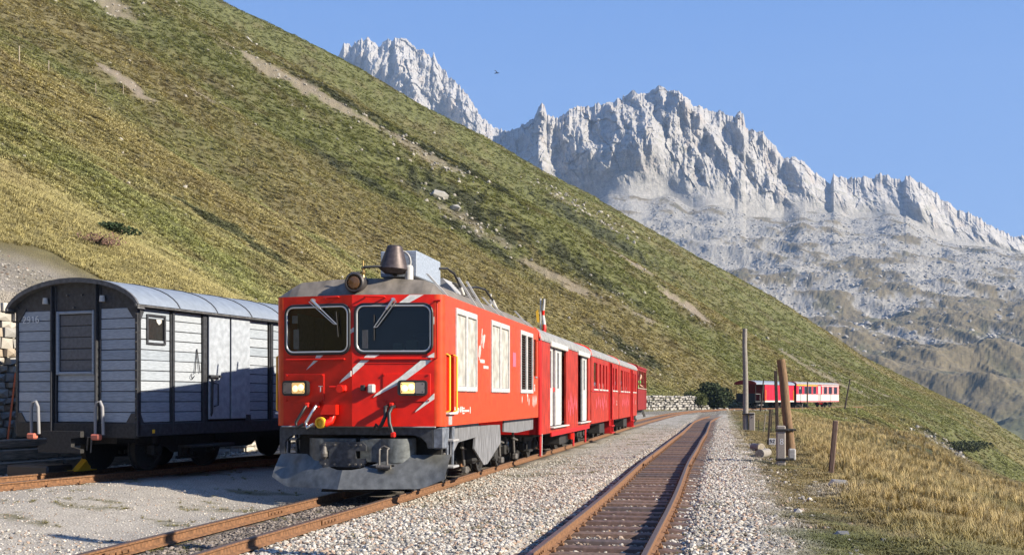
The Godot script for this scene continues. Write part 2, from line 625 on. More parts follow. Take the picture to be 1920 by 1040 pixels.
# ---------- mountains ----------
func ridge_mesh(called: String, crest: Array, base: Array, px0: float, px1: float, cols: int, dist: float, low: Array, rows_low: int, rows_cliff: int, amp: float, sd: int, grassy: float) -> void:
	var rg := FastNoiseLite.new()
	rg.seed = sd; rg.frequency = 1.0; rg.fractal_type = FastNoiseLite.FRACTAL_RIDGED; rg.fractal_octaves = 4
	var sm := FastNoiseLite.new()
	sm.seed = sd + 1; sm.frequency = 1.0; sm.fractal_octaves = 4
	var cl := FastNoiseLite.new()
	cl.seed = sd + 3; cl.frequency = 1.0; cl.noise_type = FastNoiseLite.TYPE_CELLULAR; cl.cellular_return_type = FastNoiseLite.RETURN_DISTANCE; cl.fractal_type = FastNoiseLite.FRACTAL_NONE; cl.cellular_jitter = 1.1
	var cv: FastNoiseLite = cl.duplicate()
	cv.cellular_return_type = FastNoiseLite.RETURN_CELL_VALUE
	var s1 := FastNoiseLite.new()
	s1.seed = sd + 5; s1.frequency = 1.0; s1.noise_type = FastNoiseLite.TYPE_SIMPLEX_SMOOTH; s1.fractal_type = FastNoiseLite.FRACTAL_NONE
	var rl := FastNoiseLite.new()
	rl.seed = sd + 2; rl.frequency = 1.0; rl.fractal_type = FastNoiseLite.FRACTAL_RIDGED; rl.fractal_octaves = 2
	var back := 5
	var nv := rows_low + rows_cliff + back
	var P := PackedVector3Array()
	var C := PackedColorArray()
	var K := PackedByteArray()
	P.resize(cols * nv)
	C.resize(cols * nv)
	K.resize(cols * nv)
	for i in cols:
		var u := lerpf(px0, px1, float(i) / (cols - 1))   # bearing of the column
		var tanb := (u - 960.0) / 2000.0
		var X := tanb * dist
		var hc := curve(crest, u) * dist / 2000.0
		var hf := curve(base, u) * dist * 0.95 / 2000.0
		hf += minf(1.0, (hc - hf) / 120.0) * (20.0 * s1.get_noise_1d(X / 150.0) + 7.0 * s1.get_noise_1d(X / 55.0 + 9.0)) * dist / 2000.0
		var rise := hc - hf
		hc += dist / 2000.0 * (6.0 * rg.get_noise_1d(X / 26.0) + 2.2 * cv.get_noise_1d(X / 9.0) + 2.0 * sm.get_noise_1d(X / 5.0) - 2.0)
		var df := dist - 0.5 * rise - 55.0
		var front := 50.0 * s1.get_noise_2d((X + hf * 0.22) / 150.0, hf / 620.0 + 3.0)
		var df0 := df
		df -= clampf(rise / (230.0 * dist / 2000.0), 0.35, 1.0) * amp * front
		var ctl := low.duplicate()
		ctl.append([df0, hf])
		var wild := clampf(rise / (230.0 * dist / 2000.0), 0.35, 1.0) * amp
		for j in nv:
			var q := i * nv + j
			var D: float
			var y: float
			var col: Color
			if j < rows_low:
				var t := float(j) / rows_low
				D = lerpf(low[0][0], df0, pow(t, 1.25))
				var x := tanb * D
				y = curve(ctl, D)
				var w := smoothstep(low[0][0], low[0][0] + 250.0, D) * (1.0 - 0.75 * smoothstep(df0 - 250.0, df0, D))
				var k1 := rl.get_noise_2d(x / 260.0, D / 230.0)
				var k2 := sm.get_noise_2d(x / 50.0, D / 60.0)
				var gul := rl.get_noise_2d(x / 95.0 + D / 260.0, D / 420.0) * smoothstep(650.0, 800.0, D) * (1.0 - smoothstep(950.0, 1150.0, D))
				y += w * (13.0 * (k1 + 0.15) + 6.0 * k2 + 6.0 * gul) + 0.9 * sm.get_noise_2d(x / 8.0, D / 9.0) * smoothstep(550.0, 900.0, D)
				var high := smoothstep(700.0, 1500.0, D)
				var g := smoothstep(-0.12, 0.22, k2 * 0.5 + k1 * 0.25 + 0.9 * sm.get_noise_2d(x / 130.0 + 5.0, D / 150.0) + 0.42 - 0.72 * high + 0.35 * sm.get_noise_2d(x / 14.0, D / 20.0))
				var st := sm.get_noise_2d(x / 5.0, D / 7.0)
				col = Color(0.27, 0.262, 0.245) * (1.0 + 0.45 * st)
				col = col.lerp(Color(0.135, 0.112, 0.065).lerp(Color(0.085, 0.085, 0.045), smoothstep(0.1, 0.5, sm.get_noise_2d(x / 60.0 + 31.0, D / 90.0)) * (1.0 - 0.5 * high)) * (1.0 + 0.35 * st), g * grassy)
				col = col.lerp(Color(0.10, 0.115, 0.05) * (1.0 + 0.3 * st), grassy * 0.8 * (1.0 - smoothstep(640.0, 760.0, D + 60.0 * k2)))
				D += (df - df0) * pow(t, 6.0)
			elif j < rows_low + rows_cliff:
				var t := float(j - rows_low) / (rows_cliff - 1)
				y = lerpf(hf, hf + rise, t) + (hc - hf - rise) * smoothstep(0.45, 1.0, t)
				D = lerpf(df, dist, t)
				var x := tanb * D
				var env := smoothstep(0.0, 0.42, t) * (1.0 - 0.5 * smoothstep(0.85, 1.0, t))
				var lean := y * 0.22
				var r1 := rl.get_noise_2d((x + lean) / 230.0, y / 620.0 + 3.0)
				var r2 := rg.get_noise_2d((x - lean * 0.6) / 62.0 + 7.0, y / 230.0)
				var r3 := rg.get_noise_2d((x + lean) / 21.0, y / 60.0 + 11.0)
				var r4 := sm.get_noise_2d(x / 7.0, y / 12.0)
				var wx := x + 10.0 * sm.get_noise_2d(x / 60.0, y / 60.0)
				var wy := y + 10.0 * sm.get_noise_2d(x / 60.0 + 40.0, y / 60.0)
				var b1: float = -26.0 * cl.get_noise_2d((wx + lean) / 55.0, wy / 120.0) - 13.0 * cl.get_noise_2d((wx - lean) / 22.0 + 5.0, wy / 40.0) + 7.0 * cv.get_noise_2d((wx + lean) / 26.0 + 9.0, wy / 60.0) + 3.5 * cv.get_noise_2d(wx / 11.0 + 9.0, wy / 17.0)
				D -= wild * env * (62.0 * r1 + 16.0 * r2 + b1 + 3.0 * r3 + 2.5 * r4)
				y += env * 5.0 * sm.get_noise_2d(x / 25.0 + 70.0, y / 25.0) * (1.0 - t)
				var st := sm.get_noise_2d(x / 30.0 + 20.0, y / 18.0)
				col = Color(0.375, 0.365, 0.355) * (1.0 + 0.22 * st + 0.16 * r4)
				col = col.lerp(Color(0.42, 0.36, 0.31), 0.5 * smoothstep(0.15, 0.5, sm.get_noise_2d(x / 45.0 + 90.0, y / 70.0)))
				col = col.lerp(Color(0.19, 0.19, 0.13), 0.5 * grassy * smoothstep(0.2, 0.5, sm.get_noise_2d(x / 40.0 + 10.0, y / 14.0)) * (1.0 - smoothstep(0.5, 0.9, t)))
				col = col.lerp(Color(0.28, 0.272, 0.255) * (1.0 + 0.4 * r4), (1.0 - smoothstep(0.08, 0.42, t + 0.35 * st)) * 0.9)
			else:
				var t := float(j - rows_low - rows_cliff + 1) / back
				y = hc - rise * 0.9 * t
				D = dist + 10.0 + 220.0 * t
				col = Color(0.35, 0.35, 0.35)
			var xx := tanb * D
			P[q] = Vector3(CT * xx - ST * D, y + 1.45, -(CT * D + ST * xx))
			C[q] = col
	struct(called, grid_meshes(P, C, K, cols, nv, 1, false)[0], M.rock)
	# blocks strewn over the foot of the mountain
	var rng := RandomNumberGenerator.new()
	rng.seed = sd
	var X := []
	var cc := []
	for i in (20000 if grassy > 0.5 else 0):
		var j := int(rows_low * lerpf(0.35, 0.99, rng.randf()))
		var q := rng.randi_range(int(cols * 0.28), cols - 1) * nv + j
		var c := C[q]
		if c.b < 0.22 and rng.randf() > 0.16:
			continue
		var r := 0.6 + 3.2 * pow(rng.randf(), 4.0)
		X.append(Transform3D(Basis.from_euler(Vector3(rng.randf(), rng.randf() * TAU, rng.randf())).scaled(Vector3.ONE * r), P[q] + Vector3(rng.randf_range(-2, 2), 0, 0)))
		cc.append(Color(0.26, 0.25, 0.235) * rng.randf_range(0.7, 1.15))
	if X.size() > 0:
		scatter("boulder_field", pebble(300, 0.8), M.pebble, X, cc)

func build_mountains() -> void:
	# crest and cliff-foot heights by bearing
	ridge_mesh("rocky_mountain", [[860, 480], [900, 490], [930, 492], [945, 505], [960, 500], [985, 513], [1000, 518], [1006, 530], [1010, 542], [1021, 541], [1026, 524], [1040, 520], [1060, 528], [1090, 545], [1120, 546], [1150, 555], [1180, 572], [1205, 571], [1235, 582], [1250, 573], [1270, 565], [1300, 545], [1325, 544], [1350, 536], [1378, 522], [1384, 530], [1395, 528], [1399, 504], [1420, 499], [1440, 488], [1470, 446], [1490, 448], [1510, 443], [1530, 420], [1558, 404], [1564, 422], [1575, 420], [1590, 412], [1630, 416], [1660, 420], [1695, 407], [1700, 415], [1730, 402], [1760, 378], [1790, 358], [1830, 342], [1870, 318], [1900, 305], [1930, 302], [2000, 280], [2120, 250]],
		[[860, 340], [1000, 350], [1100, 352], [1300, 348], [1400, 338], [1450, 346], [1500, 358], [1560, 352], [1600, 346], [1700, 330], [1800, 296], [1900, 268], [2120, 220]],
		880, 2090, 820, 2000.0, [[480, -30], [620, -26], [700, -16], [850, 28], [1100, 84], [1350, 160]], 300, 230, 1.0, 31, 1.0)
	ridge_mesh("jagged_mountain", [[500, 560], [560, 600], [610, 622], [636, 640], [645, 660], [655, 660], [672, 664], [690, 667], [703, 662], [712, 650], [722, 666], [735, 666], [752, 670], [765, 662], [785, 648], [800, 640], [809, 638], [813, 646], [818, 634], [840, 606], [862, 582], [880, 556], [905, 523], [925, 508], [945, 500], [1000, 480], [1060, 450]],
		[[500, 300], [700, 360], [900, 350], [1060, 300]],
		540, 1040, 340, 2900.0, [[2100, 200], [2300, 300]], 40, 240, 1.25, 77, 0.25)

# ---------- track ----------
func sweep(mb: MB, prof: Array, pts: Array, off: float) -> void:
	var rows := []
	for i in pts.size():
		var d: Vector3 = (pts[mini(i + 1, pts.size() - 1)] - pts[maxi(i - 1, 0)]).normalized()
		var s := d.cross(Vector3.UP).normalized()
		var row := []
		for p in prof:
			row.append(pts[i] + s * (off + p.x) + Vector3.UP * p.y)
		rows.append(row)
	for i in pts.size() - 1:
		for k in prof.size() - 1:
			mb.quad(rows[i][k], rows[i][k + 1], rows[i + 1][k + 1], rows[i + 1][k])
	for e in [0, pts.size() - 1]:
		var r = rows[e]
		for k in range(1, prof.size() - 2):
			if e == 0:
				mb.tri(r[0], r[k + 1], r[k])
			else:
				mb.tri(r[0], r[k], r[k + 1])

const FOOTP := [Vector2(0.052, -0.122), Vector2(0.052, -0.112), Vector2(0.009, -0.098), Vector2(0.008, -0.036), Vector2(0.028, -0.028), Vector2(0.029, -0.008), Vector2(-0.029, -0.008), Vector2(-0.028, -0.028), Vector2(-0.008, -0.036), Vector2(-0.009, -0.098), Vector2(-0.052, -0.112), Vector2(-0.052, -0.122), Vector2(0.052, -0.122)]
const HEADP := [Vector2(0.029, -0.008), Vector2(0.024, 0.0), Vector2(-0.024, 0.0), Vector2(-0.029, -0.008), Vector2(0.029, -0.008)]

func rails(t: Node3D, pts: Array, gauge := 0.53) -> void:
	for s in [-1.0, 1.0]:
		var m := MB.new()
		sweep(m, FOOTP, pts, s * gauge)
		var r := part("rail", m, M.rail_side, t)
		var h := MB.new()
		sweep(h, HEADP, pts, s * gauge)
		part("running_surface", h, M.rail_top, r)

func sleeper_mesh() -> ArrayMesh:
	var m := MB.new()
	var xs := [-0.9, -0.86, -0.6, 0.0, 0.6, 0.86, 0.9]
	var hs := [-0.09, -0.03, 0.0, 0.0, 0.0, -0.03, -0.09]
	var ws := [0.07, 0.09, 0.11, 0.11, 0.11, 0.09, 0.07]
	for i in xs.size() - 1:
		var a := []
		for k in [i, i + 1]:
			a.append([Vector3(xs[k], hs[k] - 0.07, ws[k] + 0.02), Vector3(xs[k], hs[k] - 0.008, ws[k]), Vector3(xs[k], hs[k], ws[k] * 0.7), Vector3(xs[k], hs[k], -ws[k] * 0.7), Vector3(xs[k], hs[k] - 0.008, -ws[k]), Vector3(xs[k], hs[k] - 0.07, -ws[k] - 0.02)])
		for k in 5:
			m.quad(a[0][k], a[1][k], a[1][k + 1], a[0][k + 1])
	return m.mesh()

func along(pts: Array, step: float) -> Array:
	var out := []
	var left := 0.0
	for i in pts.size() - 1:
		var a: Vector3 = pts[i]
		var b: Vector3 = pts[i + 1]
		var L := a.distance_to(b)
		var s := left
		while s < L:
			out.append([a.lerp(b, s / L), (b - a).normalized()])
			s += step
		left = s - L
	return out

func sleepers(t: Node3D, pts: Array, step: float, mesh: ArrayMesh, mats: Array, top: float, rng: RandomNumberGenerator) -> void:
	var clips := MB.new()
	for q in along(pts, step):
		var d: Vector3 = q[1]
		var o := part("sleeper", mesh, mats[rng.randi() % mats.size()], t)
		o.position = q[0] + Vector3(0, top + rng.randf_range(-0.012, 0.008), 0) + d * rng.randf_range(-0.03, 0.03)
		o.rotation.y = atan2(-d.x, -d.z) + rng.randf_range(-0.02, 0.02)
		if q[0].z > -45.0:
			for s in [-0.53, 0.53]:
				for e in [-0.075, 0.075]:
					clips.T = Transform3D(Basis(Vector3.UP, o.rotation.y), o.position)
					clips.box(Vector3(s + e, 0.016, 0), Vector3(0.05, 0.028, 0.07), 0.006)
					clips.cyl(Vector3(s + e, 0.03, 0), Vector3(s + e, 0.055, 0), 0.013, 6)
	if clips.v.size() > 0:
		clips.T = Transform3D()
		part("rail_clips", clips, M.rail_side, t).set_meta("kind", "stuff")

func build_tracks() -> void:
	var rng := RandomNumberGenerator.new()
	rng.seed = 5
	var sm := sleeper_mesh()
	# free track on the right
	var a := thing("railway_track", "empty rusty track with steel sleepers in pale ballast, right of the train", "railway track")
	var pa := []
	for i in 42:
		var n := 3.0 + i * 2.2
		pa.append(Vector3(-1.27 + 0.03 * sin(n * 0.16) + 0.012 * sin(n * 0.41 + 1.0) + (0.0016 * pow(n - 72.0, 2.0) if n > 72.0 else 0.0), 0.0 + 0.006 * sin(n * 0.3), -n))
	rails(a, pa)
	sleepers(a, pa, 0.6, sm, [M.sleeper, M.sleeper_b, M.sleeper_c], -0.125, rng)
	for s in [-1.0, 1.0]:
		for n in [10.35 if s < 0 else 10.0, 25.0]:
			var m := MB.new()
			for e in [-1.0, 1.0]:
				m.box(Vector3(-1.27 + s * 0.53 + e * 0.022, -0.066, -n), Vector3(0.022, 0.055, 0.42), 0.006)
				for k in 4:
					m.cyl(Vector3(-1.27 + s * 0.53 + e * 0.03, -0.066, -n - 0.16 + 0.107 * k), Vector3(-1.27 + s * 0.53 + e * 0.052, -0.066, -n - 0.16 + 0.107 * k), 0.014, 6)
			part("fishplate", m, M.rail_side, a)
	# the train's own track, curving away to the right behind it
	var b := thing("railway_track", "rusty track under the red train, sunk in dark gravel", "railway track")
	var pb := []
	for n in [2.0, 6, 10, 14, 18, 24, 30, 40, 50, 60, 70]:
		pb.append(Vector3(-5.37 + 0.03 * sin(n * 0.5), 0, -n))
	pb.append_array([Vector3(-5.3, 0, -78), Vector3(-5.1, 0.03, -85), Vector3(-4.75, 0.1, -93), Vector3(-4.1, 0.17, -101), Vector3(-2.9, 0.25, -109), Vector3(-1.2, 0.31, -116.5), Vector3(0.7, 0.35, -123.5), Vector3(2.67, 0.36, -128.7), Vector3(8.6, 0.36, -141.2), Vector3(14.5, 0.36, -153.8), Vector3(20, 0.36, -165)])
	rails(b, pb)
	var vis := []
	for p in pb:
		if p.z > -13.9 or p.z < -64.0:
			vis.append(p)
	for p in along(pb, 0.62):
		if p[0].z > -14.5 or (p[0].z < -60.0 and p[0].z > -120.0):
			var o := part("sleeper", sm, M.sleeper_b, b)
			o.position = p[0] + Vector3(0, -0.148 if p[0].z > -15.0 else -0.125, 0)
			o.rotation.y = atan2(-p[1].x, -p[1].z)
	for s in [-1.0, 1.0]:
		for n in ([9.6, 13.4] if s < 0 else [8.9, 12.6]):
			var m := MB.new()
			for e in [-1.0, 1.0]:
				m.box(Vector3(-5.37 + s * 0.53 + e * 0.022, -0.066, -n), Vector3(0.022, 0.055, 0.46), 0.006)
				for k in 4:
					m.cyl(Vector3(-5.37 + s * 0.53 + e * 0.03, -0.066, -n - 0.17 + 0.113 * k), Vector3(-5.37 + s * 0.53 + e * 0.052, -0.066, -n - 0.17 + 0.113 * k), 0.014, 6)
			part("fishplate", m, M.rail_side, b)
	# siding of the grey van
	var c := thing("railway_track", "reddish rusty siding under the grey van at the left", "railway track", WAGON_AT, WAGON_YAW)
	var pc := []
	for i in 14:
		pc.append(Vector3(0, 0, 9.0 - i * 2.5))
	rails(c, pc)
	sleepers(c, [Vector3(0, 0, 9), Vector3(0, 0, -16)], 0.65, sm, [M.sleeper, M.sleeper_b], -0.128, rng)

# ---------- loose stones ----------
func pebble(sd: int, flat: float) -> ArrayMesh:
	var rng := RandomNumberGenerator.new()
	rng.seed = sd
	var g := (1.0 + sqrt(5.0)) / 2.0
	var p := [Vector3(-1, g, 0), Vector3(1, g, 0), Vector3(-1, -g, 0), Vector3(1, -g, 0), Vector3(0, -1, g), Vector3(0, 1, g), Vector3(0, -1, -g), Vector3(0, 1, -g), Vector3(g, 0, -1), Vector3(g, 0, 1), Vector3(-g, 0, -1), Vector3(-g, 0, 1)]
	for i in 12:
		p[i] = p[i].normalized() * rng.randf_range(0.68, 1.15) * Vector3(1, flat, rng.randf_range(0.75, 1.0))
	var f := [[0, 11, 5], [0, 5, 1], [0, 1, 7], [0, 7, 10], [0, 10, 11], [1, 5, 9], [5, 11, 4], [11, 10, 2], [10, 7, 6], [7, 1, 8], [3, 9, 4], [3, 4, 2], [3, 2, 6], [3, 6, 8], [3, 8, 9], [4, 9, 5], [2, 4, 11], [6, 2, 10], [8, 6, 7], [9, 8, 1]]
	var m := MB.new()
	for t in f:
		m.tri(p[t[0]], p[t[1]], p[t[2]])
	return m.mesh()

func build_ballast() -> void:
	var rng := RandomNumberGenerator.new()
	rng.seed = 21
	var sets := [[[], []], [[], []], [[], []]]
	# x0, x1, n0, n1, per square metre, radius lo, hi, tone
	var areas := [
		[-4.75, -2.2, 7.5, 13, 430, 0.014, 0.036, 0], [-4.75, -2.2, 13, 21, 300, 0.014, 0.034, 0], [-4.6, -2.2, 21, 30, 120, 0.012, 0.03, 0], [-4.4, -2.2, 30, 70, 22, 0.012, 0.03, 0],
		[-2.35, -1.86, 7.5, 24, 330, 0.015, 0.036, 0], [-2.35, -1.86, 24, 80, 90, 0.02, 0.04, 0],
		[-1.78, -0.76, 8, 24, 260, 0.016, 0.036, 2], [-1.78, -0.76, 24, 80, 60, 0.02, 0.04, 2],
		[-0.68, -0.1, 8, 26, 330, 0.016, 0.036, 0], [-0.68, -0.1, 26, 85, 90, 0.02, 0.04, 0],
		[-0.1, 0.75, 8, 14, 560, 0.016, 0.042, 0], [-0.1, 0.8, 14, 30, 420, 0.016, 0.04, 0], [-0.1, 0.8, 30, 85, 130, 0.02, 0.04, 0], [0.6, 1.5, 8, 40, 45, 0.014, 0.045, 0], [1.2, 3.2, 9, 26, 9, 0.014, 0.06, 0],
		[-5.82, -4.92, 5, 16.5, 650, 0.012, 0.032, 1], [-4.86, -4.5, 5, 24, 420, 0.014, 0.034, 0],
		[-6.4, -5.96, 5, 14, 320, 0.014, 0.036, 0], [-8.5, -6.0, 6, 11, 110, 0.010, 0.03, 0], [-12, -6.4, 7, 16, 150, 0.006, 0.016, 0],
		[-13.5, -11.6, 10, 30, 90, 0.02, 0.05, 0], [-21, -14.2, 12, 22, 45, 0.01, 0.05, 3]]
	for A in areas:
		var cnt := int((A[1] - A[0]) * (A[3] - A[2]) * A[4])
		for i in cnt:
			var x := rng.randf_range(A[0], A[1])
			var n := rng.randf_range(A[2], A[3])
			var r := lerpf(A[5], A[6], pow(rng.randf(), 1.6))
			var k := rng.randi() % 3
			var B := Basis.from_euler(Vector3(rng.randf_range(-0.5, 0.5), rng.randf() * TAU, rng.randf_range(-0.5, 0.5))).scaled(Vector3.ONE * r)
			sets[k][0].append(Transform3D(B, Vector3(x, land(x, n) + r * rng.randf_range(0.05, 0.5), -n)))
			var t := rng.randf_range(0.42, 1.2)
			var c := Color(0.415, 0.39, 0.35) * t
			if rng.randf() < 0.22:
				c = Color(0.34, 0.25, 0.19) * t
			if A[7] == 1:
				c = Color(0.14, 0.12, 0.105) * t * rng.randf_range(0.6, 1.7)
			elif A[7] == 3:
				c *= 0.72
			elif A[7] == 2:
				c = c.lerp(Color(0.20, 0.13, 0.09) * t, 0.7 if rng.randf() < 0.75 else 0.1)
			sets[k][1].append(c)
	for k in 3:
		scatter("ballast", pebble(60 + k, [0.6, 0.75, 0.5][k]), M.pebble, sets[k][0], sets[k][1])

# ---------- grass ----------
func tuft(sd: int, blades: int, h: float, spread: float, w: float, droop: float) -> ArrayMesh:
	var rng := RandomNumberGenerator.new()
	rng.seed = sd
	var m := MB.new()
	for i in blades:
		var a := rng.randf() * TAU
		var o := Vector3(cos(a), 0, sin(a))
		var b := o * rng.randf() * spread * 0.4
		var hh := h * rng.randf_range(0.55, 1.0)
		var s := o.cross(Vector3.UP) * w * rng.randf_range(0.7, 1.2)
		var mid := b + o * spread * 0.25 + Vector3.UP * hh * 0.6
		var tip := b + o * spread * rng.randf_range(0.5, 1.0) + Vector3.UP * hh * (1.0 - droop * rng.randf())
		m.quad(b - s, b + s, mid + s * 0.7, mid - s * 0.7)
		m.tri(mid - s * 0.7, mid + s * 0.7, tip)
	# grass stands upright: its normals look mostly up so that a meadow takes the light evenly
	for i in m.nn.size():
		m.nn[i] = (m.nn[i] * 0.6 * signf(m.nn[i].y + 0.001) + Vector3.UP).normalized()
	return m.mesh()

func build_grass() -> void:
	var rng := RandomNumberGenerator.new()
	rng.seed = 33
	var meshes := [tuft(1, 16, 1.0, 0.55, 0.022, 0.4), tuft(2, 12, 1.0, 0.8, 0.03, 0.7), tuft(3, 18, 1.0, 1.0, 0.05, 0.8)]
	var X := [[], [], []]
	var C := [[], [], []]
	# meadow on the right: short sward, and tall straw along the brink
	var cnt := 0
	while cnt < 62000:
		var n := 8.0 + 110.0 * pow(rng.randf(), 1.9)
		var x := rng.randf_range(0.45, 4.0 + n * 0.45)
		if look(foot_t, n) > x:
			continue
		cnt += 1
		var a := n1.get_noise_2d(x / 14.0, n / 14.0 + 7.0)
		var c := n3.get_noise_2d(x / 1.8, n / 1.8)
		if x < 1.4 and rng.randf() > 0.25 + 1.2 * smoothstep(-0.1, 0.3, c):
			continue
		var d := x - look(edge_t, n)
		var straw := clampf(smoothstep(-1.4, 0.2, d) * (1.0 - smoothstep(4.0, 12.0, d)) * smoothstep(-0.35, 0.25, c + 0.2 + 0.5 * a) + 0.25 * smoothstep(20.0, 40.0, n), 0, 1) * (0.35 + 0.65 * smoothstep(11.0, 17.0, n)) * (0.5 + 0.5 * smoothstep(-0.3, 0.2, c))
		var h := lerpf(0.10, 0.42, straw * rng.randf_range(0.4, 1.0)) * (1.0 + n * 0.004)
		var w := lerpf(0.16, 0.24, rng.randf()) * (1.0 + n * 0.012)
		var col := meadow_colour(x, n).lerp(Color(0.47, 0.35, 0.155), straw * rng.randf_range(0.6, 1.0)) * rng.randf_range(0.75, 1.35)
		var k := 0 if straw > 0.4 else 1
		X[k].append(Transform3D(Basis(Vector3.UP, rng.randf() * TAU).scaled(Vector3(w, h, w)), Vector3(x, land(x, n) - 0.01, -n)))
		C[k].append(col)
	# moss and weeds between the stones of the yard
	for i in 9000:
		var n := 7.5 + 62.0 * pow(rng.randf(), 1.6)
		var x := rng.randf_range(-12.0, 0.4)
		var tb := absf(x + 5.37)
		if n3.get_noise_2d(x / 2.6 + 50.0, n / 1.3) < 0.17 or (tb < 1.35 and n > 14.5) or absf(x + 1.27) < 0.7:
			continue
		X[1].append(Transform3D(Basis(Vector3.UP, rng.randf() * TAU).scaled(Vector3(0.11, rng.randf_range(0.02, 0.07), 0.11)), Vector3(x, land(x, n), -n)))
		C[1].append(Color(0.16, 0.14, 0.04) * rng.randf_range(0.7, 1.4))
	# the hillside
	for i in 330000:
		var t := rng.randf()
		var D := 20.0 * pow(15.5, pow(t, 0.75))
		var a := deg_to_rad(rng.randf_range(-27.5, 27.5)) - TH
		var x := D * sin(a)
		var n := D * cos(a)
		var e := look(foot_t, n) - x
		if n > 299.0 or (e < 0.4 and (n < 95.0 or x < look(edge_t, n) - 1.0)) or (n < 24.0 and e < 4.2 and e > 0.0):
			continue
		if rng.randf() < 1.3 * bare(x, n):
			continue
		var g := clampf((D - 20.0) / 150.0, 0, 1)
		var w := lerpf(0.22, 0.62, g) * rng.randf_range(0.6, 1.3)
		var h := lerpf(0.20, 0.34, g) * rng.randf_range(0.5, 1.25)
		var k := 1 if D < 48.0 else 2
		X[k].append(Transform3D(Basis(Vector3(0, 0, 1), -0.42) * Basis(Vector3.UP, rng.randf() * TAU).scaled(Vector3(w, h, w)), Vector3(x, land(x, n) - 0.02, -n)))
		C[k].append(hill_colour(x, n) * rng.randf_range(0.75, 1.45))
	for k in 3:
		scatter("grass", meshes[k], M.grass, X[k], C[k])

# ---------- locomotive (x right, y above the rail, d behind the front) ----------
func V(x: float, y: float, d: float) -> Vector3:
	return Vector3(x, y, -d)

func rounded(hw: float, hh: float, r: float, seg := 6) -> Array:
	var p := []
	for q in [[1, 1, 0], [-1, 1, 1], [-1, -1, 2], [1, -1, 3]]:
		for k in seg + 1:
			var t: float = PI / 2 * (q[2] + float(k) / seg)
			p.append(Vector2(q[0] * (hw - r) + r * cos(t), q[1] * (hh - r) + r * sin(t)))
	return p

# rectangle x0..x1, y0..y1 with a rounded hole, thickness th, in the plane o, u, w
func holed(m: MB, x0: float, y0: float, x1: float, y1: float, c: Vector2, hole: Array, o: Vector3, u: Vector3, w: Vector3, th: float) -> void:
	var k := u.cross(w).normalized()
	var inn := []
	var out := []
	for q in hole:
		var d: Vector2 = q
		var s := 1e9
		if absf(d.x) > 1e-5:
			s = minf(s, ((x1 - c.x) if d.x > 0 else (x0 - c.x)) / d.x)
		if absf(d.y) > 1e-5:
			s = minf(s, ((y1 - c.y) if d.y > 0 else (y0 - c.y)) / d.y)
		inn.append(c + d)
		out.append(c + d * s)
	# pull the nearest outer point onto each corner
	for q in [Vector2(x0, y0), Vector2(x1, y0), Vector2(x1, y1), Vector2(x0, y1)]:
		var best := 0
		for i in out.size():
			if out[i].distance_to(q) < out[best].distance_to(q):
				best = i
		out[best] = q
	var at := func(p: Vector2, t: float): return o + u * p.x + w * p.y - k * t
	for i in hole.size():
		var j := (i + 1) % hole.size()
		m.quad(at.call(inn[i], 0), at.call(out[i], 0), at.call(out[j], 0), at.call(inn[j], 0))
		m.quad(at.call(inn[j], th), at.call(out[j], th), at.call(out[i], th), at.call(inn[i], th))
		m.quad(at.call(inn[j], 0), at.call(inn[j], th), at.call(inn[i], th), at.call(inn[i], 0))

func ring(c: Vector2, hw: float, hh: float, r: float, tr: float, o: Vector3, u: Vector3, w: Vector3, lift: float) -> MB:
	var pts := []
	var k := u.cross(w).normalized()
	for q in rounded(hw, hh, r, 5):
		pts.append(o + u * (c.x + q.x) + w * (c.y + q.y) + k * lift)
	pts.append(pts[0])
	return MB.new().tube(pts, tr, 6, -1.0, false)

func polyline(a: Array) -> PackedVector2Array:
	var p := PackedVector2Array()
	for q in a:
		p.append(Vector2(q[0], q[1]))
	return p

func lettering(s: String, size: float, m: Material, parent: Node3D, at: Vector3, yaw := 0.0, font := "Droid Sans", depth := 0.006, called := "lettering", bold := 400) -> MeshInstance3D:
	var t := TextMesh.new()
	var f := SystemFont.new()
	f.font_names = PackedStringArray([font])
	f.font_weight = bold
	t.font = f
	t.text = s
	t.font_size = 64
	t.pixel_size = size / 64.0
	t.depth = depth
	var o := part(called, t, m, parent)
	o.position = at
	o.rotation.y = yaw
	return o

func wheelset(parent: Node3D, d: float, r: float, y: float) -> void:
	for s in [-1.0, 1.0]:
		var m := MB.new()
		m.lathe([Vector2(0.0, -0.05), Vector2(0.08, -0.06), Vector2(0.09, -0.02), Vector2(r - 0.07, -0.01), Vector2(r - 0.06, -0.055), Vector2(r, -0.055), Vector2(r, 0.045), Vector2(r + 0.028, 0.05), Vector2(r + 0.028, 0.075), Vector2(0.0, 0.08)], V(s * 0.55, y + r, d), Vector3(-s, 0, 0), 24)
		part("wheel", m, M.iron, parent)

